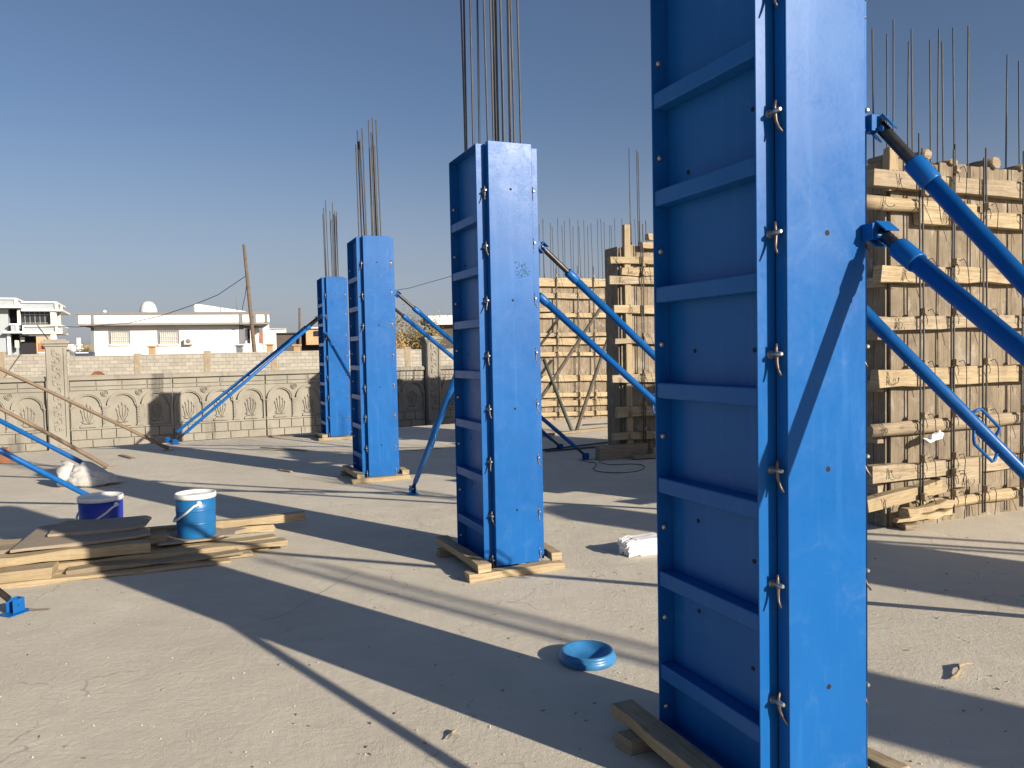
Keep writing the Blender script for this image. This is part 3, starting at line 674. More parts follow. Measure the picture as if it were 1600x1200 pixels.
# ================================================================ ORNAMENTAL CONCRETE FENCE
def arc_band(mb_, cx, cz, r0_, r1_, y0, y1, a0=0, a1=180, n_=12):
    for i in range(n_):
        t0, t1 = R(a0+(a1-a0)*i/n_), R(a0+(a1-a0)*(i+1)/n_)
        b = len(mb_.v)
        for y in (y0, y1):
            for t, r_ in ((t0, r0_), (t1, r0_), (t1, r1_), (t0, r1_)): mb_.v.append(Vector((cx+r_*math.cos(t), y, cz+r_*math.sin(t))))
        mb_.face([b+k for k in (0, 1, 2, 3)]); mb_.face([b+k for k in (7, 6, 5, 4)])
        mb_.face([b+k for k in (3, 2, 6, 7)]); mb_.face([b+k for k in (1, 0, 4, 5)])
PW, PIT = 1.725, .575
def make_fence_panel():
    root = empty('concrete_fence', (0, 0, 0), 0, label='x', cat='fence', group='panels of the ornamental concrete fence')
    a = MB(); y = -.0
    a.box((PW/2, .05, .62), (PW-.012, .08, 1.24))                                # backing slab, front at y=.01
    # plinth blocks
    for k in range(7): a.box((.01+(k+.5)*(PW-.02)/7, -.005, .245), ((PW-.02)/7-.014, .03, .165))
    for k in range(5): a.box((.01+(k+.5)*(PW-.02)/5, -.005, .08), ((PW-.02)/5-.014, .034, .13))
    a.box((PW/2, -.008, .352), (PW-.014, .045, .03))
    for k in range(3):
        cx = PIT*(k+.5)
        arc_band(a, cx, .755, .205, .232, -.030, .012); arc_band(a, cx, .755, .232, .262, -.046, .012)
        a.box((cx, -.004, .395), (.26, .035, .035)); a.box((cx, -.002, .42), (.20, .03, .02))
        for j in range(9):                                                        # flower relief: fan of leaves and stems with buds
            an = R(90+(j-4)*17); ln = .34-abs(j-4)*.028
            if abs(j-4) > 2: ln = .17
            p0 = Vector((cx, .006, .43)); p1 = p0+Vector((math.cos(an)*ln*.5, -.012, math.sin(an)*ln*.55)); p2 = p0+Vector((math.cos(an)*ln*.62, -.010, math.sin(an)*ln))
            if abs(j-4) > 2: a.tube([p0, p1, p2], [.006, .016, .003], 6)
            else:
                a.tube([p0, p1, p2], [.009, .009, .006], 6); a.ball(p2+Vector((0, 0, .02)), .021, 8, (1, .7, 1.5))
        for j in range(6):
            an = R(90+(j-2.5)*26); p0 = Vector((cx, .004, .43)); a.tube([p0, p0+Vector((math.cos(an)*.07, -.014, math.sin(an)*.09)), p0+Vector((math.cos(an)*.13, -.004, math.sin(an)*.14))], [.006, .014, .003], 6)
    for k in range(4):
        px_ = PIT*k; hw = .045; x0 = max(.008, px_-hw-.012); x1 = min(PW-.008, px_+hw+.012)
        a.box(((x0+x1)/2, -.008, .56), (x1-x0-.018, .045, .38)); a.box(((x0+x1)/2, -.014, .745), (x1-x0, .06, .03)); a.box(((x0+x1)/2, -.012, .715), (x1-x0-.006, .05, .014)); a.box(((x0+x1)/2, -.012, .385), (x1-x0, .055, .025))
        if 0 < k < 3:
            for j in range(7): a.tube([(px_-.045, -.026, .43+j*.045), (px_, -.040, .455+j*.045), (px_+.045, -.026, .47+j*.045)], .007, 5)
        if k > 0 and k < 3 or k == 3:
            cx = px_ if k < 3 else None
            if cx is not None:
                for r_ in (.062, .038): arc_band(a, cx, 1.0, r_-.012, r_, -.018, .012, 0, 360, 18)
                a.ball((cx, .005, 1.0), .018, 8, (1, .9, 1))
    # block courses above the arches
    for row, (z0, z1) in enumerate(((1.125, 1.225),)):
        nb = 4
        for k in range(nb): a.box(((k+.5)*(PW-.02)/nb+.01, -.001, (z0+z1)/2), ((PW-.02)/nb-.014, .03, z1-z0-.012))
    for k in range(4): a.box(((k+.5)*(PW-.02)/4+.01+(.0 if k % 2 else .0), .0, 1.085), ((PW-.02)/4-.014, .024, .055))
    a.build('panel', 'precast', root)
    a = MB(); a.box((PW/2, .035, 1.275), (PW-.002, .17, .065)); a.box((PW/2, .035, 1.318), (PW-.002, .13, .022)); a.build('coping', 'precast', root, .006)
    return root
def make_fence_post():
    root = empty('fence_post', (0, 0, 0), 0, label='x', cat='fence post', group='posts of the ornamental concrete fence')
    a = MB(); hw = .165
    a.box((0, .03, .93), (hw*2, .30, 1.86))
    for sx in (-1, 1): a.box((sx*.135, -.128, .98), (.035, .03, 1.72))
    a.box((0, -.128, .14), (.24, .028, .20))
    for j in range(11):                                                           # scrolling vine relief
        z = .38+j*.135; sg = 1 if j % 2 else -1
        pts = []
        for t in range(10):
            an = R(t*36)*sg; rr_ = .062*(1-t/13)
            pts.append((sg*.008+rr_*math.sin(an)*1.0, -.124-.006*math.sin(t), z+rr_*math.cos(an)))
        a.tube(pts, .0095, 5)
        a.ball((sg*.055, -.122, z+.06), .020, 6, (1, .6, 1.4)); a.ball((-sg*.055, -.122, z-.01), .016, 6, (1.3, .6, 1))
    a.build('shaft', 'precast', root)
    a = MB(); a.box((0, .03, 1.885), (.38, .35, .045)); a.box((0, .03, 1.935), (.44, .41, .055)); a.box((0, .03, 1.975), (.34, .31, .03)); a.build('cap', 'precast', root, .008)
    return root
pp, fpp = make_fence_post(), make_fence_panel()
FS = 1.31; FO = F0*FS; pp.scale = fpp.scale = (FS, FS, FS)
PL = {-1: 'ornate concrete fence post beyond the left edge of the picture', 0: 'ornate concrete fence post with scrolled vine relief at the left', 1: 'ornate capped fence post between the third and second nearest column forms', 2: 'ornate concrete fence post hidden behind the timber forms'}
first_p = first_f = True
cnt = 0
ordn = ['first', 'second', 'third', 'fourth']
for b_i in (-1, 0, 1):
    o = FO + FD*(7.25*FS*b_i); o.z = GZ+.004
    p = pp if first_p else copy_tree(pp); first_p = False
    p.location = o; p.rotation_euler.z = FA; p['label'] = PL[b_i]
    for k in range(4 if b_i < 1 else 2):
        f_ = fpp if first_f else copy_tree(fpp); first_f = False
        f_.location = o + FD*((.175+PW*k)*FS); f_.rotation_euler.z = FA
        f_['label'] = {-1: f'arched concrete fence panel, {ordn[3-k]} one to the left of the left post',
                       0: f'arched flower-relief fence panel between the ornate posts, {ordn[k]} from the left',
                       1: f'arched fence panel right of the second ornate post, {ordn[k]} one from it'}[b_i]
# reddish rubble at the fence foot (left) and red soil behind
a = MB(); q = P(4, 722); a.ball(q+Vector((0, 0, .05)), .2, 10, (1.1, .6, .75)); a.box(q+Vector((-.25, .1, .1)), (.4, .3, .2))
for v_ in a.v: v_ += Vector((random.uniform(-.03, .03), random.uniform(-.03, .03), random.uniform(-.02, .02)))
centred(a, 'rubble_lump', 'brick', q, label='reddish lump of rubble at the left edge before the fence', cat='rubble')
q = at(152, 590, 22); a = MB(); n = 28
prof = [(-.5, 0), (-.42, .14), (-.3, .2), (-.18, .38), (-.05, .62), (.02, .9), (.08, .72), (.2, .66), (.27, .48), (.4, .3), (.6, .12), (.75, 0)]
for i in range(9):
    t = (i/8-.5)*2; sc = math.sqrt(max(0, 1-t*t)); 
    for x, z in prof: a.v.append(Vector((q.x+x*1.05*(.5+.5*sc)+random.uniform(-.02, .02), q.y+t*.9, 1.30*(1 if False else 1)*(.25+.75*sc)*(.62+z*.42)+random.uniform(-.02, .02) if sc > 0 else -.05)))
np_ = len(prof)
for i in range(8):
    for k in range(np_-1): a.face([i*np_+k, i*np_+k+1, (i+1)*np_+k+1, (i+1)*np_+k], None, True)
SOIL = centred(a, 'soil_heap', 'soil', (q.x, q.y, 0), label='red-brown soil heap just showing over the fence coping', cat='soil heap')

# ================================================================ BLOCK WALL BEHIND
BW = Facade(at(0, 560, 43.5), R(4)); BW.o.z = 0
root = empty('block_wall', BW.o, BW.a, label='long grey concrete block wall with piers running behind the ornamental fence', cat='wall')
for i, (xa, xb, yt) in enumerate(((-120, 107, 554.5), (107, 214, 556), (214, 324, 553), (324, 428, 550.5), (428, 640, 547), (640, 1100, 541.5))):
    a_, z_ = BW.at(xa, yt); b_, _ = BW.at(xb, yt); zz = BW.at((xa+xb)/2, yt)[1]
    a = MB(); a.box(((a_+b_)/2, .1, (zz+GZ)/2), (b_-a_, .2, zz-GZ), off=(random.random()*9, .0)); bay = a.build('wall_bay', 'block', root)
for i, (x, y) in enumerate(((2, 550), (214, 552), (323, 548), (428, 550), (637, 542))):
    a_, z_ = BW.at(x, y); a = MB(); a.box((a_, .1, (z_+GZ)/2), (.32, .24, z_-GZ)); a.build('pier', simple('pier_concrete', (.36, .30, .21), .9, 0, .2, 3, .3) if i == 0 else bpy.data.materials['pier_concrete'], root)

# ================================================================ BUILDINGS
def bxp(mb_, fo_, xa, ya, xb, yb, y0, y1):
    """box spanning pixel rectangle on the facade plane, local depth y0..y1"""
    a_, za = fo_.at(xa, (ya+yb)/2, y0); b_, zb = fo_.at(xb, (ya+yb)/2, y0); xm = (xa+xb)/2
    z1 = fo_.at(xm, ya, y0)[1]; z0 = fo_.at(xm, yb, y0)[1] if yb < 545.5 or yb-ya < 6 else GZ-.05
    mb_.box(((a_+b_)/2, (y0+y1)/2, (z0+z1)/2), (abs(b_-a_), abs(y1-y0), abs(z1-z0))); return (a_, b_, z0, z1)
HB = Facade(at(120, 560, 58), R(17)); HB.o.z = 0
root = empty('white_house', HB.o, HB.a, label='low white single-storey house with grey roof trim and a wall air conditioner', cat='house')
def hpart(name, mat, rects, parent=None, fo_=HB, par=root):
    a = MB()
    for rct in rects: bxp(a, fo_, *rct)
    return a.build(name, mat, parent if parent is not None else par)
hpart('wall', 'white', [(146, 505, 376, 572, .9, 8), (376, 537, 420, 572, .9, 1.1), (384, 512, 405, 572, 4.2, 8)])
hpart('porch_pillar', 'white', [(411, 505, 421, 545, .8, 1.2)]); hpart('porch_pillar', 'white', [(391, 508, 397, 545, .95, 1.25)])
rf = hpart('roof', 'white', [(121, 491, 421, 504.5, 0, 8.5)])
hpart('roof_trim', 'grey', [(118, 487.5, 422, 491.5, -.06, 8.6), (118, 491, 122, 507, -.06, .3), (142.5, 491, 146.5, 507, -.05, .3), (374, 489, 379, 507, -.05, .3), (396, 489, 400, 505, -.05, .3), (414, 489, 418, 504, -.05, .3)], rf)
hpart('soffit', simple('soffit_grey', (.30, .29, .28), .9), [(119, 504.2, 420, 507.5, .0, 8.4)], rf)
hpart('corner_band', 'grey', [(143, 512, 147.5, 572, .84, .95)]); hpart('corner_band', 'grey', [(374, 506, 381, 537, .84, 1.0)])
for (x0, x1) in ((170, 203.5), (246.5, 280)):
    fr = hpart('window', 'grey', [(x0, 516, x1, 539.5, .84, .9)]); hpart('sill', 'white', [(x0+1, 537.5, x1-1, 540, .74, .86)], fr)
    hpart('pane', 'curtain', [(x0+4, 519.5, x1-3, 537.5, .82, .85)], fr)
    hpart('grille', 'pcwhite', [(x0+3.5+k*(x1-x0-7)/8, 519, x0+4.1+k*(x1-x0-7)/8, 538, .76, .78) for k in range(9)]+[(x0+3.5, 526+k*6, x1-3, 526.5+k*6, .76, .78) for k in range(2)], fr)
ac = hpart('air_conditioner', 'acgrey', [(287.5, 529.5, 301, 538.5, .45, .9)]); a = MB()
cx, cz = HB.at(294.2, 533, .44); a.lathe([(.0, 0), (.16, .0), (.17, .03), (.0, .03)], n=16); a.v = [Vector((cx+q_.x, .43+q_.z, cz+q_.y)) for q_ in a.v]; a.build('fan_grille', 'grey', ac)
hpart('door', 'dark', [(387, 514, 392.5, 536, 4.1, 4.25)]); hpart('door', 'brick', [(406, 518, 412, 535, 4.1, 4.25)])
# dome tank, sloped stair roof, aerial
q = HB.w(0, 0, 0)
s0, z0 = HB.at(232, 487, 2); s1, z1 = HB.at(232, 471, 2); r_ = abs(HB.at(246, 480, 2)[0]-HB.at(218, 480, 2)[0])/2
a = MB(); a.lathe([(0, z0-.5), (r_*.98, z0-.5), (r_, z0), (r_*.94, z0+(z1-z0)*.3), (r_*.8, z0+(z1-z0)*.62), (r_*.55, z0+(z1-z0)*.9), (r_*.2, z1), (0, z1)], (0, 0, 0), 24)
for v_ in a.v: v_ += Vector((HB.w(s0, 2, 0).x, HB.w(s0, 2, 0).y, 0))
b0 = HB.w(s0, 2, 0); b0.z = z0; centred(a, 'water_tank', 'pcwhite', b0, label='white domed water tank on the flat roof of the low white house', cat='water tank')
a = MB(); s0, z0 = HB.at(163.5, 487.5, 2); a.ball(HB.w(s0, 2, z0), .16, 10); centred(a, 'satellite_dish', 'pcwhite', HB.w(s0, 2, z0-.1), label='tiny white ball on the roof edge left of the domed tank', cat='roof cap')
sa, za = HB.at(303, 475, 3); sb, zb = HB.at(384, 487, 3); a = MB(); a.poly([(sa, zb-.3), (sb, zb-.3), (sb, zb+.03), (sa+.3, za), (sa, za)], 3, 6); a.build('stair_roof', 'white', root)
a = MB(); bxp(a, HB, 301.5, 474, 304, 487, 2.9, 6.1); a.build('stair_end', 'grey', root)
a = MB(); s0, z0 = HB.at(370.5, 487, 1); _, z1 = HB.at(370.5, 460, 1); a.tube([(s0, 1, z0), (s0, 1, z1)], .03, 6); a.box((s0, 1, z1), (.25, .03, .05)); a.build('aerial', 'grey', root)
# two-storey villa at the left edge
VB = Facade(at(0, 560, 78), R(24)); VB.o.z = 0
vroot = empty('villa', VB.o, VB.a, label='two-storey grey and white villa with a wide glazed balcony at the left edge', cat='house')
def vp(name, mat, rects, parent=None): return hpart(name, mat, rects, parent, VB, vroot)
vp('wall', 'greyblue', [(-60, 480, 14, 575, 1.0, 9), (14, 520, 33, 575, 3.0, 9), (33, 486, 80, 508, 2.0, 9)])
vp('pillar', 'white', [(79, 485, 88, 509, .3, 1.2)]); vp('pillar', 'white', [(80, 520, 89, 575, .3, 1.2)]); vp('pillar', 'white', [(12, 520, 17, 575, .7, 1.0)]); vp('pillar', 'white', [(27, 484, 31.5, 508, .3, .8)])
bd = vp('balcony', 'greyblue', [(17, 508, 28, 519, 0, 3), (36, 509, 87, 519.5, .3, 6), (87, 511, 98, 520, .3, 4)])
vp('balcony_trim', 'white', [(5, 517.5, 34, 520.5, -.1, 3), (14, 505.5, 28, 507.5, -.1, 3), (35, 507.5, 97, 510.5, .1, 6), (35, 518.5, 97, 521.5, .1, 6), (24.5, 507, 28.5, 519, -.15, .4), (86, 509, 90, 520, .05, 1), (35, 510, 36.5, 519, .1, 1)], bd)
rf = vp('roof', 'greyblue', [(-60, 467.5, 26, 478.5, -.2, 8), (26, 473, 87, 483, .2, 8)])
vp('roof_trim', 'white', [(-60, 465, 26, 467.5, -.4, 8), (-60, 478, 33, 480.5, -.4, 8), (22.5, 466, 26.5, 480, -.35, .5), (33, 471, 89, 473.5, 0, 8), (33, 483, 97, 486, 0, 8), (85.5, 472, 89.5, 486, -.05, 1), (95, 477, 97.5, 487, .5, 1)], rf)
g_ = vp('glazed_balcony', 'glass', [(31, 486.5, 78, 507.5, 1.2, 1.3)])
vp('glazing_bars', 'acgrey', [(31+k*7.8, 486.5, 31.45+k*7.8, 507, 1.14, 1.18) for k in range(7)]+[(31, 491.5, 78, 492.1, 1.05, 1.15), (31, 504.5, 78, 505, 1.0, 1.1)], g_)
vp('opening', 'dark', [(14, 480.5, 27, 505, 2.0, 2.1)]); vp('opening', 'dark', [(35, 525, 57, 575, 2.2, 2.4)]); vp('opening', 'dark', [(17, 521, 30, 540, 2.9, 2.99)])
vp('air_conditioner', 'acgrey', [(32, 527, 38, 533.5, 1.6, 2.1)]); vp('air_conditioner', 'acgrey', [(23, 531.5, 29.5, 543, 1.6, 2.1)])
vp('side_window', 'curtain', [(89, 487, 95, 508, 1.5, 1.6)])
# small red house and far blocks
def small_building(px0, py0, px1, py1, Y, mat, label, openings=(), depth=6, roof=None, ang=0, extra=()):
    if not ang and px1 < 520: ang = math.atan((800-px1)/F)*.96
    fo_ = Facade(at((px0+px1)/2, 560, Y), ang); fo_.o.z = 0
    rt_ = empty('building', fo_.o, fo_.a, label=label, cat='building', group='buildings beyond the walls')
    hpart('wall', mat, [(px0, py0, px1, py1, 0, depth)], None, fo_, rt_)
    for o_ in openings: hpart('window', 'dark', [(*o_, -.06, .02)], None, fo_, rt_)
    if roof: hpart('roof', roof[0], [(px0-roof[1], py0-roof[2], px1+roof[1], py0, -.2, depth+.2)], None, fo_, rt_)
    for (nm_, mt_, rc_) in extra: hpart(nm_, mt_, [rc_], None, fo_, rt_)
    return rt_
small_building(57, 526, 80, 565, 110, 'tan', 'pale half-built house with a red brick lower part behind the villa', [(68.5, 531, 73, 536)], extra=[('brick_base', 'brick', (60, 536, 80, 550, -.1, .1)), ('window', 'dark', (65, 540, 71, 545, -.2, 0)), ('sill_band', 'white', (60, 550, 79, 552, -.2, 0))])
small_building(420, 513.5, 447, 552, 66, 'white', 'white flat extension at the right end of the low white house', roof=('white', 0, .5))
small_building(432, 521, 470, 560, 52, 'brown', 'dark brown low building behind the blue props', roof=('brown', 1, 1.5))
small_building(470, 517, 505, 560, 54, 'brown', 'dark building with a tan upper storey beside the farthest column form', extra=[('upper_storey', 'tan', (478, 513, 520, 538.5, -1.2, 3)), ('roof_edge', 'white', (484, 511, 520, 513, -1.4, 3)), ('window', 'dark', (491, 517, 505, 524.5, -1.3, -1.15))])
small_building(670, 508, 740, 560, 58, 'brown', 'dark walled building with a bright white parapet behind the second ornate post', extra=[('parapet', 'white', (669.5, 492.5, 740, 507, -.5, 6)), ('roof_side', 'grey', (656, 495.5, 669.5, 507, .3, 6))])
small_building(605, 525, 618, 560, 50, 'tan', 'small tan hut corner right of the third column form', [(611, 526, 616, 535)])
rr = random.Random(5)
for k in range(16):
    x = 99+rr.random()*48; Y = rr.uniform(260, 520); h_ = rr.uniform(3, 9); wd = rr.uniform(4, 12)
    x = [101, 108, 113, 119, 124, 130, 135, 140, 146, 104, 117, 128, 138, 452, 440, 466][k]
    yt = 560+(-x+800)*.02-14.2+rr.uniform(-8, 8) if False else 0
    p = at(x, 560, Y); hz = H + (rr.uniform(16, 36))*Y/F*(.72)
    rt_ = empty('far_house', (p.x, p.y, 0), rr.uniform(-.3, .3), label=f'{["tan", "white", "tan", "grey"][k % 4]} distant town house, {["first", "second", "third", "fourth", "fifth", "sixth", "seventh", "eighth", "ninth", "tenth", "eleventh", "twelfth", "thirteenth", "fourteenth", "fifteenth", "sixteenth"][k]} in the far town', cat='house', group='distant town houses')
    a = MB(); a.box((0, 0, hz/2), (wd, 6, hz)); a.build('wall', ['tan', 'white', 'tan', 'greyblue'][k % 4], rt_)
    a = MB()
    for q_ in range(2): a.box((-wd*.25+q_*wd*.5, -3.03, hz*.7), (1.0, .1, 1.2))
    a.build('window', 'dark', rt_)
a = MB(); p = at(122.5, 528, 300); a.tube([(0, 0, 0), (0, 0, p.z)], [1.1, .8], 10); a.tube([(0, 0, p.z-3), (0, 0, p.z-2.5)], 1.5, 10); a.v = [q_+Vector((p.x, p.y, 0)) for q_ in a.v]
centred(a, 'minaret', 'white', (p.x, p.y, 0), label='thin white tower rising from the far town between villa and low white house', cat='tower')
# dark low wall with white line left of the house, green things
small_building(117, 549.5, 146, 562, 50, simple('navy_panel', (.02, .03, .08), .6), 'dark navy low panel wall at the left end of the low white house', extra=[('cap_line', 'white', (118, 550.5, 138, 552, -.1, .05))])
# gate piers beyond the block wall
for i, (x, yt, mt) in enumerate(((237.5, 540, 'tan'), (374, 539, 'grey'), (464, 538, 'tan'), (421.5, 537, 'tan'))):
    p = at(x, yt, 50); a = MB(); a.box((p.x, p.y, (p.z+GZ)/2), (.32, .32, p.z-GZ)); a.box((p.x, p.y, p.z-.05), (.46, .46, .1))
    centred(a, 'gate_pier', mt, (p.x, p.y, 0), label=['tan pier below the domed tank, over the block wall', 'dark grey pier near the right end of the low white house', 'pale pier over the block wall right of the telegraph pole', 'thin tan pier at the right corner of the low white house'][i], cat='pier', group='piers showing over the block wall')
# utility poles and wires
def pole(x0, y0, x1, y1, Y, r_, label):
    p0 = at(x0, y0, Y); p1 = at(x1, y1, Y); d = (p0-p1).normalized(); g = p0 - d*((p0.z-GZ)/d.z)
    a = MB(); a.tube([g, p0, p1], [r_*1.15, r_, r_*.7], 8); return centred(a, 'utility_pole', 'bark', (g.x, g.y, 0), label=label, cat='utility pole', group='utility poles')
pole(397.5, 548, 381, 382, 48, .13, 'tall leaning wooden utility pole in front of the low white house')
pole(469, 548, 468, 481, 52, .10, 'short thin pole right of the low white house, above the blue props')
def wire(pts, r_, label):
    a = MB(); a.tube(pts, r_, 4, False); return centred(a, 'overhead_wire', 'wire', pts[0], label=label, cat='wire', group='overhead wires')
wire([at(383, 432, 48), at(340, 461, 49), at(303, 476, 50), at(250, 494, 52), at(200, 505, 54), at(120, 511, 57), at(60, 509, 60)], .022, 'sagging wire from the leaning pole down across the white house roof')
wire([at(386, 440, 48), at(383, 462, 50), at(378, 485, 52)], .02, 'short wire dropping from the leaning pole to the roof')
wire([at(604, 456, 60), at(640, 450, 58), at(700, 433, 55), at(760, 415, 53)], .018, 'faint wire in the sky right of the third column form')
wire([at(58, 508, 45), at(75, 530, 38), at(82, 534, 30)], .03, 'dark cable running down to the left ornate fence post')
# shrub / small tree behind the block wall
def tree(px, py_top, Y, wpx, label, seed=1, dry=.4):
    rr = random.Random(seed); p = at(px, py_top, Y); ht = p.z; wd = wpx*Y/F
    root = empty('shrub_tree', (p.x, p.y, 0), 0, label=label, cat='tree', group='trees beyond the block wall')
    tips = []; a = MB()
    for k in range(26):
        an = rr.uniform(0, 6.28); sp = rr.uniform(.1, 1)*wd/2; z1 = ht*rr.uniform(.6, 1.0)
        pts = [Vector((0, 0, GZ)), Vector((math.cos(an)*sp*.25, math.sin(an)*sp*.25, z1*.35)), Vector((math.cos(an)*sp*.7, math.sin(an)*sp*.7, z1*.7)), Vector((math.cos(an)*sp, math.sin(an)*sp, z1))]
        a.tube(pts, [.06, .04, .022, .008], 5)
        for q_ in range(4):
            t = rr.uniform(.35, 1); b0 = pts[1].lerp(pts[3], t); b1 = b0+Vector((rr.uniform(-.5, .5), rr.uniform(-.5, .5), rr.uniform(.1, .7))); a.tube([b0, b1], [.014, .005], 4); tips += [b0, b1, b0.lerp(b1, .5)]
    a.build('trunk', 'bark', root)
    for mt_, frac in (('leaf', 1-dry), ('leafdry', dry)):
        a = MB()
        for k in range(int(3800*frac)):
            t = rr.choice(tips); c_ = t+Vector((rr.gauss(0, .22), rr.gauss(0, .22), rr.gauss(0, .2)))
            if c_.z > ht*.75 and rr.random() < .55: continue
            s_ = rr.uniform(.04, .085); n1 = Vector((rr.gauss(0, 1), rr.gauss(0, 1), rr.gauss(0, 1))).normalized(); n2 = n1.orthogonal().normalized()
            b = len(a.v); a.v += [c_-n1*s_, c_+n2*s_*.5, c_+n1*s_, c_-n2*s_*.5]; a.face([b, b+1, b+2, b+3])
        a.build('crown', mt_, root, recalc=False)
tree(648, 492, 48, 92, 'sparse half-dry shrubby tree behind the block wall, right of the third column form', 2, .35)
tree(128, 535, 140, 60, 'dark green low tree between the villa and the low white house', 4, .1)
tree(612, 518, 47, 40, 'yellow dry bush beside the third column form above the block wall', 9, .9)

# distant ridge
a = MB(); rr = random.Random(9); n = 60
for i in range(n+1):
    x = -1400+2800*i/n; h_ = 26+9*math.sin(i*.5)+6*math.sin(i*1.31+1)+rr.uniform(-2, 2)
    for yy, hh in ((1350, -1), (1500, h_*.6), (1650, h_), (1900, -1)): a.v.append(Vector((x, yy, hh)))
for i in range(n):
    for k in range(3): a.face([i*4+k, (i+1)*4+k, (i+1)*4+k+1, i*4+k+1], None, True)
a.build('hills', simple('hazy_hillside', (.34, .31, .28), 1.0, 0, .06, .01))['kind'] = 'structure'

# ================================================================ WOODEN POLES AT LEFT
def wpole(foot, p1, r_, label):
    a = MB(); f_, t_ = Vector(foot), Vector(p1); pts = []
    for i in range(9): pts.append(f_.lerp(t_, i/8)+Vector((0, 0, math.sin(i*1.1)*.012))+Vector((random.uniform(-.01, .01), random.uniform(-.01, .01), 0)))
    a.tube(pts, [r_*random.uniform(.88, 1.1) for _ in pts], 8)
    for i, u_ in enumerate(a.uv): a.uv[i] = [(p_[0]*2+3, p_[1]) for p_ in u_]
    return centred(a, 'wooden_pole', 'pole_wood', f_, label=label, cat='pole', group='bare wooden raking poles')
wpole(P(263, 701, .03), at(-260, 450, 12.6), .030, 'upper wooden raking pole from the left edge, foot near the blue props')
wpole(P(168, 729, .03), at(-260, 497, 10.6), .030, 'lower wooden raking pole from the left edge, its foot on the slab above the sack')

# ================================================================ PLANK PILE
q0, q1 = P(0, 921), P(360, 881); PA = math.atan2(q1.y-q0.y, q1.x-q0.x); PO = Facade(q0, PA)
def pl(x0, x1, y, z, w_, h_, yaw, label, mat='timber', sg=14, jit=.0075):
    if mat == 'timber_old' and len(label) % 2: mat = 'timber_grey'
    dy = math.tan(R(yaw))*(x1-x0); return timber(PO.w(x0, y, z+h_/2), PO.w(x1, y+dy, z+h_/2), w_, h_, label, mat, 'plank', seg=sg, jit=jit, ends=.03, group='planks in the pile with the buckets', cat='plank')
pl(-1.6, 1.54, .06, 0, .12, .032, 0, 'lowest front plank of the pile, thin, resting on the slab')
pl(-1.4, 1.70, .22, 0, .15, .034, 0, 'second lowest plank of the pile, just behind the lowest front one', 'timber_old')
pl(-1.5, 1.86, .40, 0, .16, .040, 0, 'bottom plank in the middle of the pile')
pl(-1.5, 1.60, .62, 0, .16, .040, 0, 'rear middle bottom plank of the pile', 'timber_old')
pl(-1.5, 1.40, .88, 0, .18, .070, 0, 'thick bottom timber at the back of the pile', 'timber_old')
pl(-1.5, 1.95, 1.03, 0, .10, .065, 1.0, 'rearmost bottom timber of the pile')
pl(-1.6, .34, .12, .034, .16, .062, 0, 'split-ended thick timber at the front left of the pile', 'timber', 6, .014)
pl(.42, 1.62, .14, .034, .13, .026, .3, 'weathered plank along the middle front of the pile', 'timber_old', 6, .010)
pl(-.2, 1.97, .30, .040, .14, .044, .4, 'plank reaching farthest right at the front of the pile, pale sawn end')
pl(-1.5, 1.90, .46, .042, .13, .040, .4, 'middle layer plank beside the one with the pale sawn end')
pl(-1.5, 1.20, .64, .042, .14, .050, 0, 'middle layer plank at the back under the squared timbers', 'timber_old')
pl(-1.6, .95, .30, .104, .15, .070, .2, 'thick squared timber on top at the left front, cut end in shade')
pl(-1.4, 1.06, .62, .094, .20, .075, .3, 'thick squared timber whose cut end stops at the bright blue bucket', 'timber_old')
pl(-1.3, 2.22, .93, .076, .085, .065, 2.4, 'long squared timber reaching farthest right with a dark stained end')
pl(-1.6, .2, .80, .096, .16, .07, 0, 'wide plank on top at the back left of the pile')
pl(-1.6, .5, 1.06, .066, .12, .07, 0, 'squared timber at the back left edge of the pile')
def scrap(pts_, z, h_, label, mat='ply', tilt=.0):
    a = MB(); a.poly(pts_, 0, h_, 'xy')
    a.v = [PO.w(v_.x, v_.y, z+v_.z+tilt*(v_.y-pts_[0][1])+.004*math.sin(v_.x*9)) for v_ in a.v]
    return centred(a, 'plywood_scrap', mat, PO.w(pts_[0][0], pts_[0][1], z), .003, label=label, cat='plywood', group='plywood scraps on the pile')
scrap([(.01, .30), (.10, .31), (.45, .33), (.83, .38), (.95, .45), (.93, .62), (.60, .95), (.30, 1.14), (.14, 1.20), (.06, 1.15), (.05, .98)], .186, .022, 'large torn plywood scrap on the pile, lower of the two')
scrap([(.20, .64), (.50, .62), (.81, .61), (.90, .72), (.93, 1.02), (.88, 1.12), (.55, 1.16), (.26, 1.2), (.20, 1.05)], .211, .020, 'grey plywood scrap lying on top of the other, in front of the dark blue bucket')
scrap([(1.0, .42), (1.40, .44), (1.50, .52), (1.58, .50), (1.60, .62), (1.70, .72), (1.62, .82), (1.50, .80), (1.42, .92), (1.02, .9)], .102, .014, 'ragged chipboard scrap under the bright blue bucket')

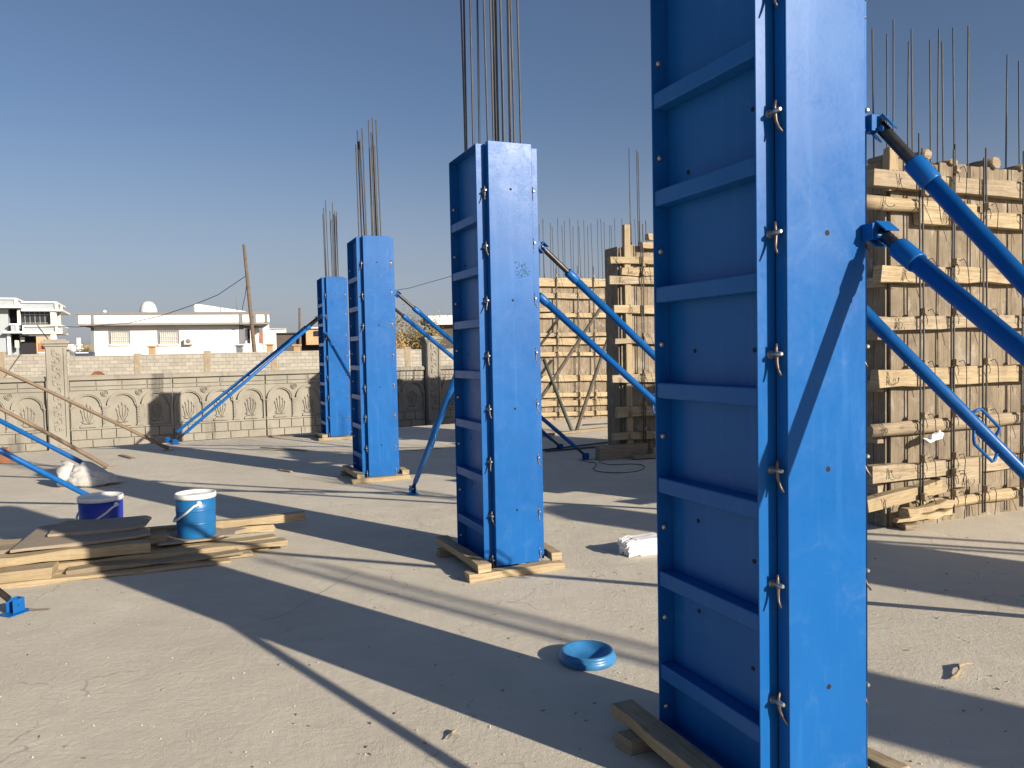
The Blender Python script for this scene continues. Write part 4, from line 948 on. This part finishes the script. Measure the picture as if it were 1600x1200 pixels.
# ---------------------------------------------------------------- buckets
def bucket(base, r_, h_, mat, label, bands=True, ang=0, name='cooler_bucket'):
    root = empty(name, base, ang, label=label, cat='bucket', group='blue insulated buckets')
    a = MB(); prof = [(0, 0), (r_*.93, 0), (r_*.96, .012), (r_*.975, h_*.30)]
    if bands: prof += [(r_*.976, h_*.312), (r_*.994, h_*.316), (r_*.994, h_*.330), (r_*.978, h_*.334), (r_*.979, h_*.345), (r_*.986, h_*.60), (r_*.988, h_*.612), (r_*1.006, h_*.616), (r_*1.006, h_*.630), (r_*.990, h_*.634), (r_*.991, h_*.645)]
    prof += [(r_*1.0, h_*.88), (0, h_*.88)]
    a.lathe(prof, n=40); a.build('body', mat, root)
    a = MB(); a.lathe([(r_*.9, h_*.882), (r_*1.03, h_*.882), (r_*1.045, h_*.92), (r_*1.03, h_*.985), (r_*.99, h_), (r_*.95, h_*.985), (r_*.90, h_*.94), (r_*.5, h_*.925), (r_*.3, h_*.95), (0, h_*.95)], n=40); a.build('lid', 'pcwhite', root)
    a = MB(); pts = []
    for i in range(13):
        t = R(-100+200*i/12); pts.append((math.sin(t)*r_*1.07*1.02, -.0-math.cos(t)*r_*1.10, h_*.80-(.42*h_)*max(0, math.cos(t))))
    a.tube(pts, .0095, 8)
    for sg in (-1, 1): a.ball((sg*r_*1.02, .02, h_*.80), .022, 10, (.6, 1, 1))
    a.build('handle', 'pcwhite', root)
    return root
b1 = P(157, 776, .36); bucket((b1.x, b1.y, 0), .183, .375, 'navy', 'dark blue bucket with a grey-white lid standing behind the plank pile', False, R(-28))
b2 = P(300, 843, .118); bucket((b2.x-.02, b2.y+.15, .118), .158, .365, 'cyan', 'bright blue ribbed bucket with a white lid standing on the plank pile', True, R(-66))

# ---------------------------------------------------------------- sack
def sack():
    c = P(143, 758); rr = random.Random(4)
    root = empty('woven_sack', (c.x, c.y, 0), R(10), label='crumpled white woven sack on the slab around the foot of a blue prop', cat='sack')
    bm = bmesh.new(); bmesh.ops.create_icosphere(bm, subdivisions=5, radius=1)
    from mathutils import noise
    for v_ in bm.verts:
        p = v_.co.copy(); x = p.x
        hgt = .36*(1-.70*max(0, (x+.35)))*(1 if p.z > 0 else .2); wid = .30*(1-.40*max(0, x))
        q_ = Vector((x*.42+.06, p.y*wid, p.z*hgt))
        if x < -.55: q_.z *= 1+(-.55-x)*.6; q_.x += .1*abs(p.z)*0
        ridg = abs(noise.noise(Vector((p.x*1.3, p.y*3, p.z*3.4))))*.05+abs(noise.noise(Vector((p.x*2.4, p.y*7, p.z*9+4))))*.035+noise.noise(p*14)*.006
        q_ += p.normalized()*(ridg-.02); q_.z = max(q_.z+.05, .004+.01*noise.noise(p*9))
        v_.co = q_
    me = bpy.data.meshes.new('sack_body'); bm.to_mesh(me); bm.free(); me.materials.append(M['bag'])
    for p in me.polygons: p.use_smooth = True
    o = bpy.data.objects.new('sack_body', me); C.objects.link(o); o.parent = root
    a = MB(); n = 26                                                              # open crumpled mouth at the left end
    for i in range(n):
        t = 2*math.pi*i/n; wob = 1+.12*math.sin(3*t)+.06*math.sin(7*t)
        for r_, x, zz in ((.15, -.22, .02), (.205*wob, -.34, .02), (.225*wob, -.43-.03*math.sin(5*t), .0)):
            a.v.append(Vector((x, math.sin(t)*r_*.9, max(.008, .17+math.cos(t)*r_*.95+zz))))
    for i in range(n):
        j = (i+1) % n
        for k in range(2): a.face([i*3+k, j*3+k, j*3+k+1, i*3+k+1], None, True)
    ob = a.build('sack_mouth', 'bag', root); md = ob.modifiers.new('thick', 'SOLIDIFY'); md.thickness = .004
    root.scale = (.80, .80, .80)
    return root
sack()

# ---------------------------------------------------------------- lid, foam, scraps
c = P(918, 1032); a = MB(); r_ = .148
a.lathe([(0, .004), (r_*.96, .002), (r_, .008), (r_*1.0, .028), (r_*.965, .034), (r_*.955, .036), (r_*.93, .046), (r_*.935, .050), (r_*.90, .058), (r_*.86, .060), (r_*.80, .056), (r_*.70, .038), (r_*.5, .022), (r_*.28, .016), (0, .016)], n=56)
root = empty('bucket_lid', (c.x, c.y, 0), R(8), label='round dished blue plastic lid lying alone on the slab, lower middle', cat='lid'); a.build('dish', 'lid', root)
a = MB(); a.box((-.085, -.118, .030), (.05, .02, .006), (Vector((.8, -.6, 0)), Vector((.6, .8, 0)), UZ)); a.build('tab', 'lid', root)
c = P(994, 868)
bm = bmesh.new(); bmesh.ops.create_cube(bm, size=1); bmesh.ops.subdivide_edges(bm, edges=bm.edges, cuts=14, use_grid_fill=True)
from mathutils import noise
for v_ in bm.verts:
    p = v_.co.copy(); q_ = Vector((p.x*.34, p.y*.17, (p.z+.5)*.125))
    edge = max(0, abs(p.x)-.3)+max(0, abs(p.y)-.36)*.5
    q_ *= 1
    if p.x < -.2: k = (-.2-p.x); q_.z = q_.z*(1-k*.7)+.01; q_.y *= 1-k*.5; q_ += Vector((.03, .02, .02))*noise.noise(p*7)*min(1, k*6); q_.x += .05*(p.z)*-k
    q_ += Vector((1, 1, 1))*noise.noise(p*3)*.006; v_.co = q_
me = bpy.data.meshes.new('foam_block'); bm.to_mesh(me); bm.free(); me.materials.append(M['foam'])
o = bpy.data.objects.new('foam_block', me); C.objects.link(o); o.location = (c.x+.06, c.y+.08, 0); o.rotation_euler.z = R(24)
tag(o, 'broken block of white foam on the slab beside the nearest column form', 'foam block')
x_, z_ = fo.at(1470, 683, -.22); a = MB(); a.box((0, 0, 0), (.12, .05, .045)); a.box((-.07, .0, -.02), (.08, .045, .035)); a.ball((.05, 0, .01), .03, 8)
for v_ in a.v: v_ += Vector((random.uniform(-.012, .012), random.uniform(-.012, .012), random.uniform(-.012, .012)))
o = a.build('foam_scrap', 'foam'); o.location = fo.w(x_, -.17, z_); o.rotation_euler = (0, R(-8), AN); tag(o, 'small white foam scrap caught on a rail of the largest timber wall form', 'foam scrap')
# curled strip of bark, small sticks
a = MB(); pts = [P(1484, 1060, .01), P(1494, 1055, .012), P(1500, 1047, .02), P(1498, 1040, .018), P(1508, 1037, .012), P(1520, 1036, .01)]
a.tube(pts, [.004, .009, .007, .009, .006, .003], 6); centred(a, 'bark_strip', 'timber', pts[0], label='curled yellow strip of splintered wood on the slab at lower right', cat='wood scrap')
sticks = [((408, 699), (478, 704), .05, 'long flat lath on the slab left of the farthest column form'), ((188, 711), (208, 716), .07, 'short board piece on the slab between the two wooden poles'), ((436, 734), (455, 737), .05, 'small stick on the slab left of the third column form'),
          ((165, 731), (183, 729), .05, 'split wedge at the foot of the lower wooden pole'), ((255, 704), (272, 703), .05, 'small wedge at the foot of the upper wooden pole'), ((380, 683), (540, 680), .05, 'thin pale batten on the slab along the fence foot'),
          ((45, 952), (80, 951), .018, 'thin dark stick beside the prop foot at lower left'), ((700, 1154), (711, 1140), .006, 'thin twig on the slab at the bottom middle')]
for (a0, a1, w_, lb) in sticks:
    timber(P(*a0, .012), P(*a1, .012), w_,   .02 if w_ > .02 else .006, lb, 'timber_old', 'wood_stick', seg=3, jit=.003, cat='wood stick')
a = MB(); rr = random.Random(8)
for k in range(200):
    px = rr.uniform(0, 1600); py = 700+500*rr.random()**1.2; p = P(px, py)
    if p.y > 14: continue
    L_ = rr.uniform(.004, .022); an = rr.uniform(0, 3.14); d = Vector((math.cos(an), math.sin(an), 0)); s_ = Vector((-d.y, d.x, 0))
    a.box(p+UZ*.004, (L_, rr.uniform(.002, .006), .004), (d, s_, UZ))
o = a.build('wood_chips', 'timber_old'); tag(o, 'scattered wood chips and crumbs on the slab', 'debris', kind='stuff')
a = MB()
for k in range(420):
    px = rr.uniform(0, 1600); py = 690+510*rr.random()**1.1; p = P(px, py)
    if p.y > 14: continue
    a.ball(p+UZ*.002, rr.uniform(.0015, .0055), 6, (1, rr.uniform(.6, 1), .7))
o = a.build('grit', 'slab'); tag(o, 'small stones and mortar crumbs on the slab', 'grit', kind='stuff')
# thin loops of tie wire on the slab
def floor_wire(pp_, label, r_=.0022):
    a = MB(); pts = [P(x, y, .006) for x, y in pp_]
    # smooth (Catmull-Rom)
    out = []
    for i in range(len(pts)-1):
        p0, p1, p2, p3 = pts[max(i-1, 0)], pts[i], pts[i+1], pts[min(i+2, len(pts)-1)]
        for k in range(6):
            t = k/6; out.append(.5*((2*p1)+(p2-p0)*t+(2*p0-5*p1+4*p2-p3)*t*t+(3*p1-p0-3*p2+p3)*t**3))
    a.tube(out+[pts[-1]], r_, 4, False); centred(a, 'tie_wire', 'wire', pts[0], label=label, cat='wire', group='loose tie wire on the slab')
floor_wire([(905, 718), (920, 722), (932, 724), (928, 734), (948, 738), (980, 738), (1003, 734), (1005, 727), (985, 725), (955, 726), (935, 722)], 'oval loop of wire on the slab beside the two prop feet', .005)
floor_wire([(560, 893), (520, 915), (470, 945), (440, 962), (410, 968), (400, 960)], 'long thin curved wire on the shaded slab, lower left of centre', .0007)
floor_wire([(600, 372+330), (640, 704), (690, 700)], 'short wire on the slab behind the second nearest column form', .004)
